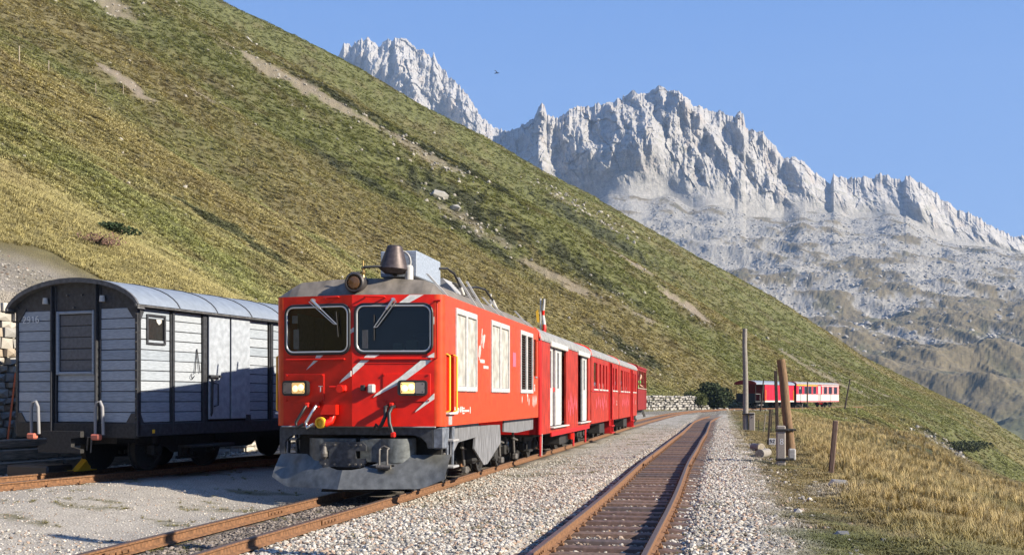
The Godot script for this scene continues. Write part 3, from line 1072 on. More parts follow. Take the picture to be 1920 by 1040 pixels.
func bogie(parent: Node3D, d: float, base: float, r: float, y := 0.0, half := 0.95) -> void:
	for e in [-0.5, 0.5]:
		wheelset(parent, d + e * base, r, y)
		for s in [-1.0, 1.0]:
			var b := MB.new()
			b.box(V(s * 0.72, y + r, d + e * base), Vector3(0.16, 0.22, 0.24), 0.03)
			b.cyl(V(s * 0.8, y + r, d + e * base), V(s * 0.84, y + r, d + e * base), 0.07, 12)
			b.cyl(V(s * 0.72, y + r + 0.1, d + e * base), V(s * 0.72, y + r + 0.28, d + e * base), 0.07, 8)
			part("axle_box", b, M.iron, parent)
	for s in [-1.0, 1.0]:
		var f := MB.new()
		f.prism(polyline([[-half, 0.52], [half, 0.52], [half, 0.42], [0.5, 0.36], [0.32, 0.24], [-0.32, 0.24], [-0.5, 0.36], [-half, 0.42]]), V(s * 0.7 - 0.02, y + 0.06, d), Vector3(0, 0, -1), Vector3.UP, 0.05)
		for k in 3:
			f.cyl(V(s * 0.74, y + 0.22, d - 0.14 + 0.14 * k), V(s * 0.74, y + 0.42, d - 0.14 + 0.14 * k), 0.045, 8)
		f.box(V(s * 0.76, y + 0.2, d), Vector3(0.1, 0.05, 0.5), 0.01)
		part("bogie_frame", f, M.iron, parent)

func build_loco() -> void:
	var L := thing("locomotive", "red diesel locomotive with white stripes and lit headlamps, heading the train", "locomotive", Vector3(-5.375, 0, -15.1))
	var red: Material = M.red
	var Y0 := 1.045
	var Y1 := 3.0
	var RX := -0.035
	var SW := 1.19          # where the facets end
	var DF := 0.16
	# facets with their windows
	for s in [-1.0, 1.0]:
		var a := V(-SW, 0, DF) if s < 0 else V(RX, 0, 0)
		var b := V(RX, 0, 0) if s < 0 else V(SW, 0, DF)
		var len := a.distance_to(b)
		var u := (b - a) / len
		var k := len / absf(b.x - a.x)
		var cx := ((-1.147 - 0.082) / 2 - a.x) * k if s < 0 else ((0.018 + 1.15) / 2 - a.x) * k
		var hw := 0.527 if s < 0 else 0.563
		var c := Vector2(cx, 2.495)
		var m := MB.new()
		holed(m, 0, 2.05, len, Y1, c, rounded(hw, 0.35, 0.12), a, u, Vector3.UP, 0.05)
		m.wall(0, Y0, len, 2.05, [], a, u, Vector3.UP, 0.05)
		var f := part("front_panel", m, red, L)
		part("window_gasket", ring(c, hw + 0.012, 0.362, 0.13, 0.026, a, u, Vector3.UP, 0.0), M.rubber, f)
		part("window_frame", ring(c, hw - 0.012, 0.338, 0.11, 0.015, a, u, Vector3.UP, 0.012), M.alu, f)
		var g := MB.new()
		var gp := PackedVector2Array()
		for q in rounded(hw - 0.01, 0.34, 0.11):
			gp.append(c + q)
		g.prism(gp, a - u.cross(Vector3.UP) * 0.02, u, Vector3.UP, 0.006)
		part("windscreen", g, M.glass_dark, f)
		# rail under the window, grab bar over it
		var e := MB.new()
		e.box(a + u * ((len - 0.02) / 2 + (-0.02 if s < 0 else 0.04)) + Vector3(0, 2.045, 0) + u.cross(Vector3.UP) * 0.012, Vector3(len - 0.16, 0.03, 0.045), 0.01, Basis(u, Vector3.UP, u.cross(Vector3.UP)))
		if s > 0:
			e.box(a + u * (len / 2 + 0.04) + Vector3(0, 1.98, 0) + u.cross(Vector3.UP) * 0.004, Vector3(len - 0.3, 0.016, 0.012), 0.003, Basis(u, Vector3.UP, u.cross(Vector3.UP)))
		part("front_rail", e, red, L)
		# lamp hatch outline, studs
		var q := u.cross(Vector3.UP)
		var on := func(x: float, y: float, l := 0.0) -> Vector3: return a + u * ((x - a.x) * k) + Vector3(0, y, 0) + q * l
		var hx := [-1.156, -0.493] if s < 0 else [0.423, 1.134]
		var h := MB.new()
		h.box(on.call((hx[0] + hx[1]) / 2, 1.62, 0.006), Vector3((hx[1] - hx[0]) * k, 0.42, 0.018), 0.006, Basis(u, Vector3.UP, q))
		for px in hx:
			for py in [1.43, 1.81]:
				h.cyl(on.call(px + (0.03 if px == hx[0] else -0.03), py, 0.01), on.call(px + (0.03 if px == hx[0] else -0.03), py, 0.032), 0.014, 8)
		part("lamp_hatch", h, red, L)
		# headlamp: black frame, two lenses
		var lx := [-1.147, -0.73] if s < 0 else [0.66, 1.093]
		var cxl: float = (lx[0] + lx[1]) / 2
		var hl := MB.new()
		var hp := polyline([])
		for p in rounded((lx[1] - lx[0]) / 2 * k, 0.115, 0.05, 3):
			hp.append(p)
		hl.prism(hp, on.call(cxl, 1.615, 0.012), u, Vector3.UP, 0.10)
		for i in 10:
			var t := TAU * i / 10.0
			hl.cyl(on.call(cxl + 0.19 * cos(t), 1.615 + 0.1 * sin(t), 0.11), on.call(cxl + 0.19 * cos(t), 1.615 + 0.1 * sin(t), 0.122), 0.009, 6)
		var H := part("headlamp", hl, M.rubber, L)
		for i in 2:
			var w := [0.105, 0.07] if s > 0 else [0.07, 0.105]
			var ox := [-0.065, 0.115] if s > 0 else [-0.115, 0.065]
			var gl := MB.new()
			var lp := polyline([])
			for p in rounded(w[i], 0.082, 0.02, 3):
				lp.append(p)
			gl.prism(lp, on.call(cxl + ox[i], 1.615, 0.105), u, Vector3.UP, 0.014)
			var lit: bool = (i == 0) == (s > 0)
			part("lens", gl, M.lamp_lit if lit else M.lamp_off, H)
			if lit:
				for z in [-0.045, 0.05]:
					var bl := MB.new()
					bl.lathe([Vector2(0.0, 0.014), Vector2(0.022, 0.012), Vector2(0.04, 0.007), Vector2(0.05, 0.0)], on.call(cxl + ox[i] + z, 1.615 + (0.01 if z > 0 else -0.008), 0.121), q, 14)
					part("reflector", bl, M.lamp_hot, H)
		# wiper
		var wp := MB.new()
		var pv := [-0.662, 2.93] if s < 0 else [0.588, 2.92]
		var tp := [-0.266, 2.565] if s < 0 else [0.299, 2.51]
		var dx: float = 0.05 if s > 0 else -0.05
		wp.tube([on.call(pv[0], pv[1], 0.01), on.call(pv[0], pv[1], 0.07)], 0.03, 8)
		wp.tube([on.call(pv[0], pv[1], 0.07), on.call(lerpf(pv[0], tp[0], 0.35), lerpf(pv[1], tp[1], 0.35), 0.075)], 0.022, 6)
		wp.tube([on.call(pv[0], pv[1], 0.075), on.call(tp[0], tp[1], 0.05)], 0.009, 6)
		wp.tube([on.call(pv[0] + dx, pv[1] - 0.02, 0.075), on.call(tp[0] + dx, tp[1] + 0.01, 0.05), on.call(tp[0], tp[1], 0.05)], 0.008, 6)
		var W := part("wiper", wp, M.chrome, L)
		var bl2 := MB.new()
		bl2.box(on.call(tp[0], tp[1] + 0.0, 0.032), Vector3(0.016, 0.38, 0.014), 0.003, Basis(u, Vector3.UP, q).rotated(q, 0.09 if s < 0 else 0.0))
		part("wiper_blade", bl2, M.rubber, W)
		# grab bar above the window
		var gb := MB.new()
		if s < 0:
			gb.tube([on.call(-0.476, 2.955, 0), on.call(-0.476, 2.965, 0.05), on.call(-0.25, 2.975, 0.05), on.call(-0.25, 2.975, 0)], 0.012, 6)
		else:
			gb.tube([on.call(0.16, 2.955, 0), on.call(0.16, 2.965, 0.09), on.call(0.46, 2.965, 0.09), on.call(0.46, 2.955, 0)], 0.012, 6)
		part("grab_bar", gb, red, L)
		# white stripes
		var st := [[[-0.233, 1.689], [-0.199, 1.736], [-0.045, 1.87], [-0.045, 1.79]], [[-0.798, 1.89], [-0.772, 1.922], [-0.67, 2.03], [-0.60, 2.03]], [[-0.645, 2.065], [-0.62, 2.121], [-0.502, 2.12], [-0.565, 2.065]], [[-0.075, 2.474], [-0.04, 2.497], [-0.04, 2.434], [-0.075, 2.41]]]
		if s > 0:
			st = [[[0.824, 2.995], [1.031, 2.995], [0.785, 2.86], [0.64, 2.86]], [[1.165, 2.66], [1.188, 2.672], [1.188, 2.56], [1.165, 2.55]], [[0.283, 1.474], [0.324, 1.529], [0.67, 1.765], [0.995, 2.025], [1.15, 2.025], [1.077, 1.959], [0.727, 1.701]], [[1.06, 2.065], [1.188, 2.14], [1.188, 2.065]], [[-0.026, 1.91], [0.10, 2.028], [0.22, 2.028], [-0.026, 1.81]], [[0.14, 2.065], [0.2, 2.122], [0.398, 2.121], [0.30, 2.065]], [[0.906, 1.254], [0.923, 1.285], [1.188, 1.535], [1.188, 1.45]], [[-0.03, 2.506], [0.004, 2.52], [0.004, 2.46], [-0.03, 2.44]]]
		for p in st:
			var pl := PackedVector2Array()
			for z in p:
				pl.append(Vector2((z[0] - a.x) * k, z[1]))
			part("white_stripe", MB.new().prism(pl, a + q * 0.001, u, Vector3.UP, 0.004 if p[0][1] < 1.2 or p[0][1] > 1.84 else 0.02), M.white, L)
	# sides: rounded corners, walls with a step recess
	for s in [-1.0, 1.0]:
		var m := MB.new()
		var arc := []
		for i in 7:
			var t := PI / 2 * i / 6.0
			arc.append([Vector2(s * (SW + 0.135 * sin(t)), DF + 0.145 * (1.0 - cos(t))), Vector2(s * sin(t), -cos(t))])
		for i in 6:
			var p = arc[i]
			var q = arc[i + 1]
			var P := [V(p[0].x, Y0, p[0].y), V(q[0].x, Y0, q[0].y), V(q[0].x, Y1, q[0].y), V(p[0].x, Y1, p[0].y)]
			var N := [V(p[1].x, 0, p[1].y), V(q[1].x, 0, q[1].y), V(q[1].x, 0, q[1].y), V(p[1].x, 0, p[1].y)]
			if s < 0:
				P.reverse()
				N.reverse()
			m.squad(P, N)
		var o := V(s * 1.325, 0, 0.305 if s > 0 else 8.45)
		var u := Vector3(0, 0, -s)
		var f := func(d): return d - 0.305 if s > 0 else 8.45 - d
		var holes := []
		for h in [[0.36, 1.22, 0.80, 2.13], [0.90, 1.62, 1.555, 2.8], [1.60, 1.62, 2.275, 2.8], [3.46, 1.62, 4.20, 2.8], [4.27, 1.62, 5.045, 2.8], [6.28, 1.62, 6.90, 2.8], [6.97, 1.62, 7.63, 2.8], [7.83, 1.95, 8.22, 2.76]]:
			var x0: float = f.call(h[0])
			var x1: float = f.call(h[2])
			holes.append([minf(x0, x1), h[1], maxf(x0, x1), h[3]])
		m.wall(0, Y0, 8.145, Y1, holes, o, u, Vector3.UP, 0.06)
		part("side_wall", m, M.red_sunlit, L)
		# step recess, louvres, cab door window
		var rc := MB.new()
		rc.box(V(s * 1.235, 1.675, 0.58), Vector3(0.03, 0.95, 0.5))
		part("step_recess", rc, red, L)
		for d in [0.345, 0.775]:
			var hr := MB.new()
			hr.tube([V(s * 1.325, 2.12, d), V(s * 1.375, 2.10, d), V(s * 1.375, 1.28, d), V(s * 1.325, 1.26, d)], 0.017, 8)
			part("handrail", hr, M.yellow, L, "yellow handrail beside the cab steps")
		var sp := MB.new()
		sp.box(V(s * 1.35, 1.235, 0.56), Vector3(0.08, 0.03, 0.5), 0.006)
		part("cab_step", sp, M.white, L)
		part("notice_plate", MB.new().box(V(s * 1.328, 1.13, 0.56), Vector3(0.008, 0.14, 0.2), 0.002), M.panel_grey, L)
		for h in [[0.88, 1.565, 0], [1.59, 2.29, 0], [3.45, 4.21, 0], [4.26, 5.06, 0], [6.26, 6.91, 1], [6.96, 7.65, 1]]:
			var fr := MB.new()
			var d0: float = h[0]
			var d1: float = h[1]
			for e in [[d0, d0 + 0.035], [d1 - 0.035, d1]]:
				fr.box(V(s * 1.333, 2.215, (e[0] + e[1]) / 2), Vector3(0.04, 1.29, 0.035), 0.006)
			fr.box(V(s * 1.333, 2.815, (d0 + d1) / 2), Vector3(0.044, 0.09, d1 - d0 - 0.07), 0.006)
			fr.box(V(s * 1.338, 1.61, (d0 + d1) / 2), Vector3(0.05, 0.08, d1 - d0 - 0.07), 0.01)
			var F := part("louvre_frame", fr, M.louvre_frame, L)
			part("louvre_back", MB.new().box(V(s * 1.26, 2.21, (d0 + d1) / 2), Vector3(0.01, 1.2, d1 - d0)), M.panel_grey if h[2] == 0 else M.iron, F)
			var cnt := 22 if h[2] == 1 else 44
			for i in cnt:
				var sl := MB.new()
				var y: float = 1.66 + (2.77 - 1.66) * (i + 0.5) / cnt
				sl.box(V(s * 1.315, y, (d0 + d1) / 2), Vector3(0.035 if h[2] == 1 else 0.03, 0.008 if h[2] == 1 else 0.02, d1 - d0 - 0.05), 0.0, Basis(Vector3(0, 0, 1), s * (0.5 if h[2] == 1 else 1.35)))
				part("slat", sl, M.louvre_dark if h[2] == 1 else M.louvre_pale, F)
		part("cab_window", MB.new().box(V(s * 1.30, 2.355, 8.025), Vector3(0.006, 0.8, 0.38)), M.glass_dark, L)
		part("cab_handrail", MB.new().tube([V(s * 1.325, 2.75, 8.28), V(s * 1.37, 2.73, 8.28), V(s * 1.37, 1.95, 8.28), V(s * 1.325, 1.93, 8.28)], 0.014, 6), red, L)
		part("door_latch", MB.new().box(V(s * 1.34, 1.93, 8.1), Vector3(0.04, 0.04, 0.22), 0.01), M.chrome, L)
	# writing on the near side
	var ry := PI / 2
	lettering("HGm 4/4", 0.13, M.white, L, V(1.328, 1.285, 1.08), ry, "Droid Sans", 0.004, "lettering", 700)
	# small print, too fine to read: rows of strokes as high as its letters
	var print_rng := RandomNumberGenerator.new()
	print_rng.seed = 6
	for q in [[1.36, 1.305, 0.022, 3], [1.36, 1.265, 0.03, 3], [1.36, 1.225, 0.022, 3], [1.53, 1.262, 0.035, 4], [1.72, 1.262, 0.035, 2], [1.87, 1.27, 0.10, 1], [2.62, 2.10, 0.062, 7], [2.88, 2.005, 0.062, 8], [7.93, 1.75, 0.05, 2], [7.94, 1.67, 0.09, 2]]:
		var m := MB.new()
		for k in q[3]:
			m.box(V(1.327, q[1], q[0] + 0.05 * k), Vector3(0.004, q[2] * print_rng.randf_range(0.75, 1.1), 0.034), 0.0)
		part("small_print", m, M.white, L)
	for i in 9:
		var t := i / 8.0
		var x := 2.45 + 0.44 * t
		var yb := 2.16 + 0.30 * t - 0.10 * sin(t * 9.0)
		var m := MB.new()
		m.prism(polyline([[x, yb], [x + 0.02, yb], [x + 0.10, yb + 0.20 + 0.06 * sin(i * 2.1)], [x + 0.065, yb + 0.19 + 0.06 * sin(i * 2.1)]]), V(1.326, 0, 0), Vector3(0, 0, -1), Vector3.UP, 0.004)
		part("emblem_stroke", m, M.white, L)
	part("poster", MB.new().box(V(1.328, 2.23, 5.635), Vector3(0.006, 0.28, 0.3), 0.001), M.pink, L)
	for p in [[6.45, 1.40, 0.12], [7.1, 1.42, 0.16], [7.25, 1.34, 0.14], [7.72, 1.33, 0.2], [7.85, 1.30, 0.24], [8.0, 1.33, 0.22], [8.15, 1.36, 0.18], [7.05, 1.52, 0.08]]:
		part("pale_patch", MB.new().prism(polyline([[p[0], p[1]], [p[0] + 0.03, p[1] - 0.04], [p[0] + 0.06, p[1] + p[2] * 0.5], [p[0] + 0.035, p[1] + p[2]], [p[0] + 0.01, p[1] + p[2] * 0.7]]), V(1.3255, 0, 0), Vector3(0, 0, -1), Vector3.UP, 0.002), M.white, L)  # thin irregular white patches laid on the rear of the red side
	# rear wall, floor, cab bulkhead and desk
	part("rear_wall", MB.new().box(V(0, 2.02, 8.42), Vector3(2.62, 1.95, 0.05)), red, L)
	part("floor", MB.new().box(V(0, 1.07, 4.3), Vector3(2.5, 0.05, 8.0)), M.iron, L)
	part("bulkhead", MB.new().box(V(0, 2.02, 2.0), Vector3(2.5, 1.9, 0.04)), M.cab_wall, L)
	var dk := MB.new()
	dk.box(V(0.45, 1.95, 0.5), Vector3(1.1, 0.45, 0.4), 0.03)
	dk.box(V(0.5, 2.2, 0.62), Vector3(0.16, 0.22, 0.1), 0.02)
	dk.box(V(0.72, 2.2, 0.62), Vector3(0.2, 0.3, 0.12), 0.02)
	part("driver_desk", dk, M.cab_green, L)
	part("seat", MB.new().box(V(0.75, 2.1, 1.3), Vector3(0.5, 0.8, 0.12), 0.05), M.rubber, L)
	for p in [[-1.02, 2.66, 0.12], [-1.0, 2.36, 0.3], [0.1, 2.35, 0.28]]:
		part("notice_sheet", MB.new().box(V(p[0], p[1], 0.2), Vector3(0.09, p[2], 0.004)), M.panel_white, L)
	# roof
	var prof := [Vector2(1.28, 3.0), Vector2(1.12, 3.16), Vector2(0.98, 3.235), Vector2(0.5, 3.27), Vector2(0, 3.285), Vector2(-0.5, 3.27), Vector2(-0.98, 3.235), Vector2(-1.12, 3.16), Vector2(-1.28, 3.0)]
	var rf := MB.new()
	rf.loft(prof, -0.36, -8.45, false, true)
	for i in prof.size() - 1:
		var p: Vector2 = prof[i]
		var q: Vector2 = prof[i + 1]
		var dp := 0.06 + 0.13 * absf(p.x) / 1.28
		var dq := 0.06 + 0.13 * absf(q.x) / 1.28
		rf.quad(V(p.x, p.y, 0.36), V(q.x, q.y, 0.36), V(q.x * 1.0, 3.0, dq), V(p.x * 1.0, 3.0, dp))
	rf.box(V(0, 2.985, 4.3), Vector3(2.56, 0.03, 8.2))
	part("roof", rf, M.roof_dust, L)
	for d in [0.42, 2.35, 2.95, 4.2, 4.8, 7.35]:
		for s in [-1.0, 1.0]:
			if s < 0 and d < 1.0:
				continue
			var m := MB.new()
			m.prism(polyline([[1.29, 3.0], [1.33, 3.0], [1.02, 3.5 if d < 3.5 and d > 0.5 else 3.34], [0.98, 3.5 if d < 3.5 and d > 0.5 else 3.34]]), V(0, 0, d), Vector3(s, 0, 0), Vector3.UP, -0.03 * s)
			part("roof_rib", m, M.panel_white, L)
	# radiator hatch with its grille
	var rh := MB.new()
	rh.loft([Vector2(0.98, 3.22), Vector2(0.72, 3.50), Vector2(-0.72, 3.50), Vector2(-0.98, 3.22)], -2.4, -4.15, false, true)
	var R := part("roof_hatch", rh, M.panel_grey, L)
	for s in [-1.0, 1.0]:
		for i in 6:
			var t := (i + 0.5) / 6.0
			part("slat", MB.new().box(V(s * lerpf(1.0, 0.76, t), lerpf(3.26, 3.49, t), 3.45), Vector3(0.05, 0.02, 1.1), 0.004), M.louvre_dark, R)
	part("roof_box", MB.new().box(V(0.5, 3.52, 1.3), Vector3(0.58, 0.40, 1.4), 0.012), M.box_blue, L)
	part("roof_cover", MB.new().box(V(-0.1, 3.34, 6.2), Vector3(1.2, 0.14, 1.6), 0.05), M.roof_dust, L)
	# pipes on the roof
	for pp in [[[0.1, 3.42, 0.12], [0.35, 3.44, 0.2], [0.7, 3.44, 0.55]], [[0.78, 3.6, 1.9], [0.88, 3.62, 2.1], [0.95, 3.55, 2.3], [1.0, 3.36, 2.5], [1.04, 3.2, 2.62]], [[0.7, 3.5, 4.1], [0.82, 3.56, 4.5], [0.92, 3.54, 4.8], [1.0, 3.38, 5.05], [1.06, 3.16, 5.3]]]:
		var pts := []
		for p in pp:
			pts.append(V(p[0], p[1], p[2]))
		var o := part("roof_pipe", MB.new().tube(pts, 0.02, 8), M.rubber, L)
		if pp[0][0] > 0.5:
			part("pipe_sleeve", MB.new().tube([pts[-2].lerp(pts[-1], 0.1), pts[-2].lerp(pts[-1], 0.8)], 0.032, 8), M.panel_white, o)
	part("aerial", MB.new().cyl(V(0.55, 3.25, 7.0), V(0.55, 3.68, 7.0), 0.018, 8), M.panel_white, L)
	part("roof_vent", MB.new().lathe([Vector2(0.065, 0), Vector2(0.065, 0.2), Vector2(0.05, 0.23), Vector2(0, 0.24)], V(0.72, 3.24, 0.42), Vector3.UP, 14), M.panel_white, L)
	# bell
	var be := MB.new()
	be.lathe([Vector2(0.0, 0.02), Vector2(0.13, 0.0), Vector2(0.21, 0.06), Vector2(0.225, 0.075), Vector2(0.215, 0.10), Vector2(0.115, 0.41), Vector2(0.10, 0.425), Vector2(0.0, 0.43)], V(0.49, 3.34, 0.36), Vector3(0.06, 1, 0), 24)
	var B := part("bell", be, M.bell, L)
	var by := []
	for i in 9:
		var t := -PI / 2 + PI * i / 8.0
		by.append(V(0.6 + 0.14 * cos(t), 3.52 + 0.17 * sin(t), 0.44))
	part("bell_bracket", MB.new().tube(by, 0.018, 6), M.panel_grey, B)
	part("clapper", MB.new().lathe([Vector2(0.0, -0.04), Vector2(0.035, -0.01), Vector2(0.03, 0.03), Vector2(0.0, 0.05)], V(0.52, 3.33, 0.36), Vector3.UP, 10), M.iron, B)
	# top lamp with its brass tap
	var tl := MB.new()
	tl.lathe([Vector2(0.0, -0.26), Vector2(0.14, -0.26), Vector2(0.15, 0.0), Vector2(0.155, 0.02), Vector2(0.135, 0.05), Vector2(0.118, 0.05), Vector2(0.11, 0.02), Vector2(0.0, 0.02)], V(-0.02, 3.19, 0.08), Vector3(0, 0, 1), 24)
	var TL := part("top_lamp", tl, M.box_dark, L)
	part("lens", MB.new().lathe([Vector2(0.112, 0.025), Vector2(0.08, 0.05), Vector2(0.0, 0.062)], V(-0.02, 3.19, 0.08), Vector3(0, 0, 1), 20), M.lamp_amber, TL)
	part("lamp_clip", MB.new().box(V(-0.02, 3.34, 0.12), Vector3(0.14, 0.025, 0.08), 0.008), M.box_dark, TL)
	part("brass_tap", MB.new().lathe([Vector2(0.0, 0), Vector2(0.03, 0.0), Vector2(0.02, 0.04), Vector2(0.038, 0.08), Vector2(0.02, 0.11), Vector2(0.035, 0.14), Vector2(0.012, 0.17), Vector2(0.01, 0.25), Vector2(0.0, 0.25)], V(0.09, 3.27, 0.14), Vector3.UP, 12), M.brass, L)
	# mirror post at the corner
	var mp := MB.new()
	mp.tube([V(1.2, 2.9, 0.17), V(1.245, 2.9, 0.10), V(1.25, 2.05, 0.10), V(1.2, 2.05, 0.17)], 0.014, 6)
	mp.cyl(V(1.2, 2.9, 0.09), V(1.3, 2.9, 0.09), 0.02, 8)
	part("corner_rail", mp, red, L)
	# red socket, grey socket, T mark
	var sk := MB.new()
	sk.box(V(-0.2, 1.61, 0.02), Vector3(0.16, 0.1, 0.1), 0.02)
	sk.cyl(V(-0.2, 1.6, -0.02), V(-0.2, 1.6, -0.09), 0.055, 12)
	sk.box(V(-0.3, 1.63, 0.0), Vector3(0.2, 0.035, 0.03), 0.01)
	part("socket", sk, red, L)
	var sg := MB.new()
	sg.box(V(0.27, 1.605, 0.0), Vector3(0.09, 0.13, 0.12), 0.015)
	part("socket", sg, M.panel_white, L)
	part("socket_lid", MB.new().box(V(0.14, 1.615, -0.02), Vector3(0.07, 0.09, 0.05), 0.01), M.rubber, L)
	lettering("T", 0.13, M.white, L, V(-0.545, 1.60, 0.03), -0.14, "Droid Sans", 0.006)
	# valve with red shield and yellow cap
	var vs := MB.new()
	vs.prism(polyline([[-0.5, 1.22], [-0.25, 1.22], [-0.25, 1.37], [-0.43, 1.37]]), V(0, 0, 0.02), Vector3.RIGHT, Vector3.UP, 0.13)
	part("valve_shield", vs, red, L)
	var vv := MB.new()
	vv.tube([V(-0.33, 1.2, -0.03), V(-0.34, 1.12, -0.08), V(-0.42, 1.08, -0.12)], 0.055, 10)
	vv.cyl(V(-0.38, 1.17, -0.05), V(-0.48, 1.2, -0.05), 0.03, 8)
	part("valve", vv, red, L)
	part("valve_cap", MB.new().lathe([Vector2(0, -0.02), Vector2(0.085, -0.02), Vector2(0.085, 0.03), Vector2(0.06, 0.035), Vector2(0.055, 0.0), Vector2(0.0, 0.0)], V(-0.475, 1.10, -0.13), Vector3(-0.2, 0, 1), 16), M.yellow, L)
	# brake hoses
	for hp in [[-0.82, 1], [-0.66, 1], [0.5, 0], [0.6, 0]]:
		var x: float = hp[0]
		var ho := MB.new()
		var black: bool = hp[1] == 0
		if black:
			ho.tube([V(x, 1.34, 0.06), V(x, 1.33, -0.06), V(x - 0.02, 1.24, -0.13), V(x + 0.0, 1.1, -0.17), V(x + 0.05, 0.95, -0.18)] if x > 0.55 else [V(x, 1.34, 0.06), V(x, 1.33, -0.06), V(x + 0.02, 1.2, -0.12), V(x - 0.03, 1.08, -0.13), V(x - 0.1, 1.0, -0.1)], 0.03, 8)
		else:
			ho.tube([V(x + 0.06, 1.34, 0.08), V(x + 0.06, 1.34, -0.02), V(x, 1.22, -0.06), V(x - 0.07, 1.1, -0.08), V(x - 0.05, 1.02, -0.09), V(x + 0.06, 1.08, -0.09)], 0.024, 8)
		var HO := part("brake_hose", ho, M.rubber if black or x < -0.7 else M.chrome, L)
		part("hose_end", MB.new().box(V(x + (0.06 if x > 0.55 else 0.07), (0.93 if x > 0.55 else 1.36), -0.18 if x > 0.55 else 0.02), Vector3(0.07, 0.08, 0.07), 0.015), red, HO)
	for hx in [-0.5, 0.42]:
		part("hose_tap", MB.new().tube([V(hx - 0.1, 1.0, -0.05), V(hx - 0.05, 1.08, -0.1), V(hx + 0.02, 1.02, -0.12)], 0.018, 6), M.iron, L)
	# buffer beam
	var bb := MB.new()
	bb.prism(polyline([[-1.26, 1.03], [1.16, 1.03], [1.16, 0.72], [1.08, 0.72], [1.06, 0.80], [0.98, 0.88], [0.86, 0.915], [-0.98, 0.915], [-1.1, 0.88], [-1.17, 0.8], [-1.18, 0.62], [-1.26, 0.62]]), V(0, 0, 0.24), Vector3.RIGHT, Vector3.UP, 0.06)
	part("buffer_beam", bb, M.dark_grey, L)
	part("sill_strip", MB.new().box(V(0, 1.035, 0.15), Vector3(2.42, 0.02, 0.05), 0.005), M.panel_grey, L)
	part("beam_box", MB.new().box(V(1.235, 0.87, 0.34), Vector3(0.17, 0.32, 0.28), 0.02), M.box_grey, L)
	part("beam_back", MB.new().box(V(0, 0.78, 0.75), Vector3(2.3, 0.5, 0.08)), M.iron, L)
	for s in [-1.0, 1.0]:
		var cp := []
		for i in 9:
			var t := -PI / 2 + PI * i / 8.0
			cp.append(V(s * (0.55 + 0.28 * cos(t)), 0.0, 0.28 + 0.28 * -1.0 * sin(t)))
		var cy := MB.new()
		cy.lathe([Vector2(0, 0.0), Vector2(0.29, 0.0), Vector2(0.29, 0.36), Vector2(0.0, 0.36)], V(s * 0.545, 0.5, 0.38), Vector3.UP, 28)
		cy.box(V(s * 0.28, 0.68, 0.36), Vector3(0.5, 0.36, 0.42), 0.01)
		part("coupler_housing", cy, M.box_grey2, L)
	var pl := MB.new()
	pl.prism(polyline([[-0.5, 0.44], [0.1, 0.44], [0.18, 0.50], [0.18, 0.565], [0.02, 0.565], [0.02, 0.68], [0.18, 0.68], [0.18, 0.76], [0.12, 0.81], [-0.48, 0.81], [-0.55, 0.76], [-0.55, 0.68], [-0.40, 0.68], [-0.40, 0.565], [-0.55, 0.565], [-0.55, 0.50]]), V(0, 0, 0.06), Vector3.RIGHT, Vector3.UP, 0.06)
	var PL := part("coupler_plate", pl, M.dark_grey, L)
	for x in [-0.46, -0.3, -0.08, 0.02, 0.1]:
		for y in [0.48, 0.77]:
			part("bolt", MB.new().cyl(V(x, y, 0.0), V(x, y, -0.02), 0.018, 6), M.iron_light, PL)
	part("coupler_pin", MB.new().lathe([Vector2(0, -0.1), Vector2(0.05, -0.05), Vector2(0.055, 0.0), Vector2(0.03, 0.1), Vector2(0, 0.13)], V(-0.47, 0.64, 0.0), Vector3.UP, 10), M.iron_light, L)
	var lk := MB.new()
	for x in [0.40, 0.52]:
		lk.tube([V(x, 0.72, 0.05), V(x, 0.70, -0.03), V(x, 0.47, -0.04)], 0.018, 6)
	lk.tube([V(0.36, 0.45, -0.04), V(0.58, 0.45, -0.04)], 0.035, 8)
	lk.tube([V(0.40, 0.72, 0.03), V(0.46, 0.75, 0.02), V(0.52, 0.72, 0.03)], 0.02, 6)
	part("coupling_link", lk, M.iron_light, L)
	part("coupling_bar", MB.new().tube([V(-0.3, 0.42, 0.05), V(0.2, 0.44, 0.02), V(0.62, 0.47, 0.0)], 0.02, 6), M.iron, L)
	# plough: two curved blades meeting in front
	for s in [-1.0, 1.0]:
		var pw := MB.new()
		var nx := 12
		var ny := 7
		var g := []
		for i in nx + 1:
			var t := float(i) / nx
			var x: float = lerpf(-0.14 if s < 0 else -0.14, s * 1.36, t)
			var top := lerpf(0.40, 0.615, clampf((t - 0.12) / 0.45, 0.0, 1.0))
			var bot := 0.13 + (0.14 * maxf(0.0, (t - 0.78) / 0.22))
			var col := []
			for j in ny + 1:
				var v := float(j) / ny
				var y := lerpf(bot, top, v)
				var dd := -0.25 + 0.44 * t + 0.34 * pow(absf(v - 0.0), 1.6) * (0.35 + 0.5 * t) - 0.18 * (1.0 - v) * (1.0 - v) * 0.4
				col.append(V(x, y, dd))
			g.append(col)
		for i in nx:
			for j in ny:
				var q := [g[i][j], g[i + 1][j], g[i + 1][j + 1], g[i][j + 1]]
				var nv := func(a: int, b: int) -> Vector3:
					var du: Vector3 = g[mini(a + 1, nx)][b] - g[maxi(a - 1, 0)][b]
					var dv: Vector3 = g[a][mini(b + 1, ny)] - g[a][maxi(b - 1, 0)]
					var r := du.cross(dv).normalized()
					return r if r.z > 0 else -r
				var nn := [nv.call(i, j), nv.call(i + 1, j), nv.call(i + 1, j + 1), nv.call(i, j + 1)]
				if s < 0:
					q.reverse()
					nn.reverse()
				pw.squad(q, nn)
				var z := Vector3(0, 0, -0.015)
				var back := [q[3] + z, q[2] + z, q[1] + z, q[0] + z]
				pw.squad(back, [-nn[3], -nn[2], -nn[1], -nn[0]])
		part("plough_blade", pw, M.plough, L)
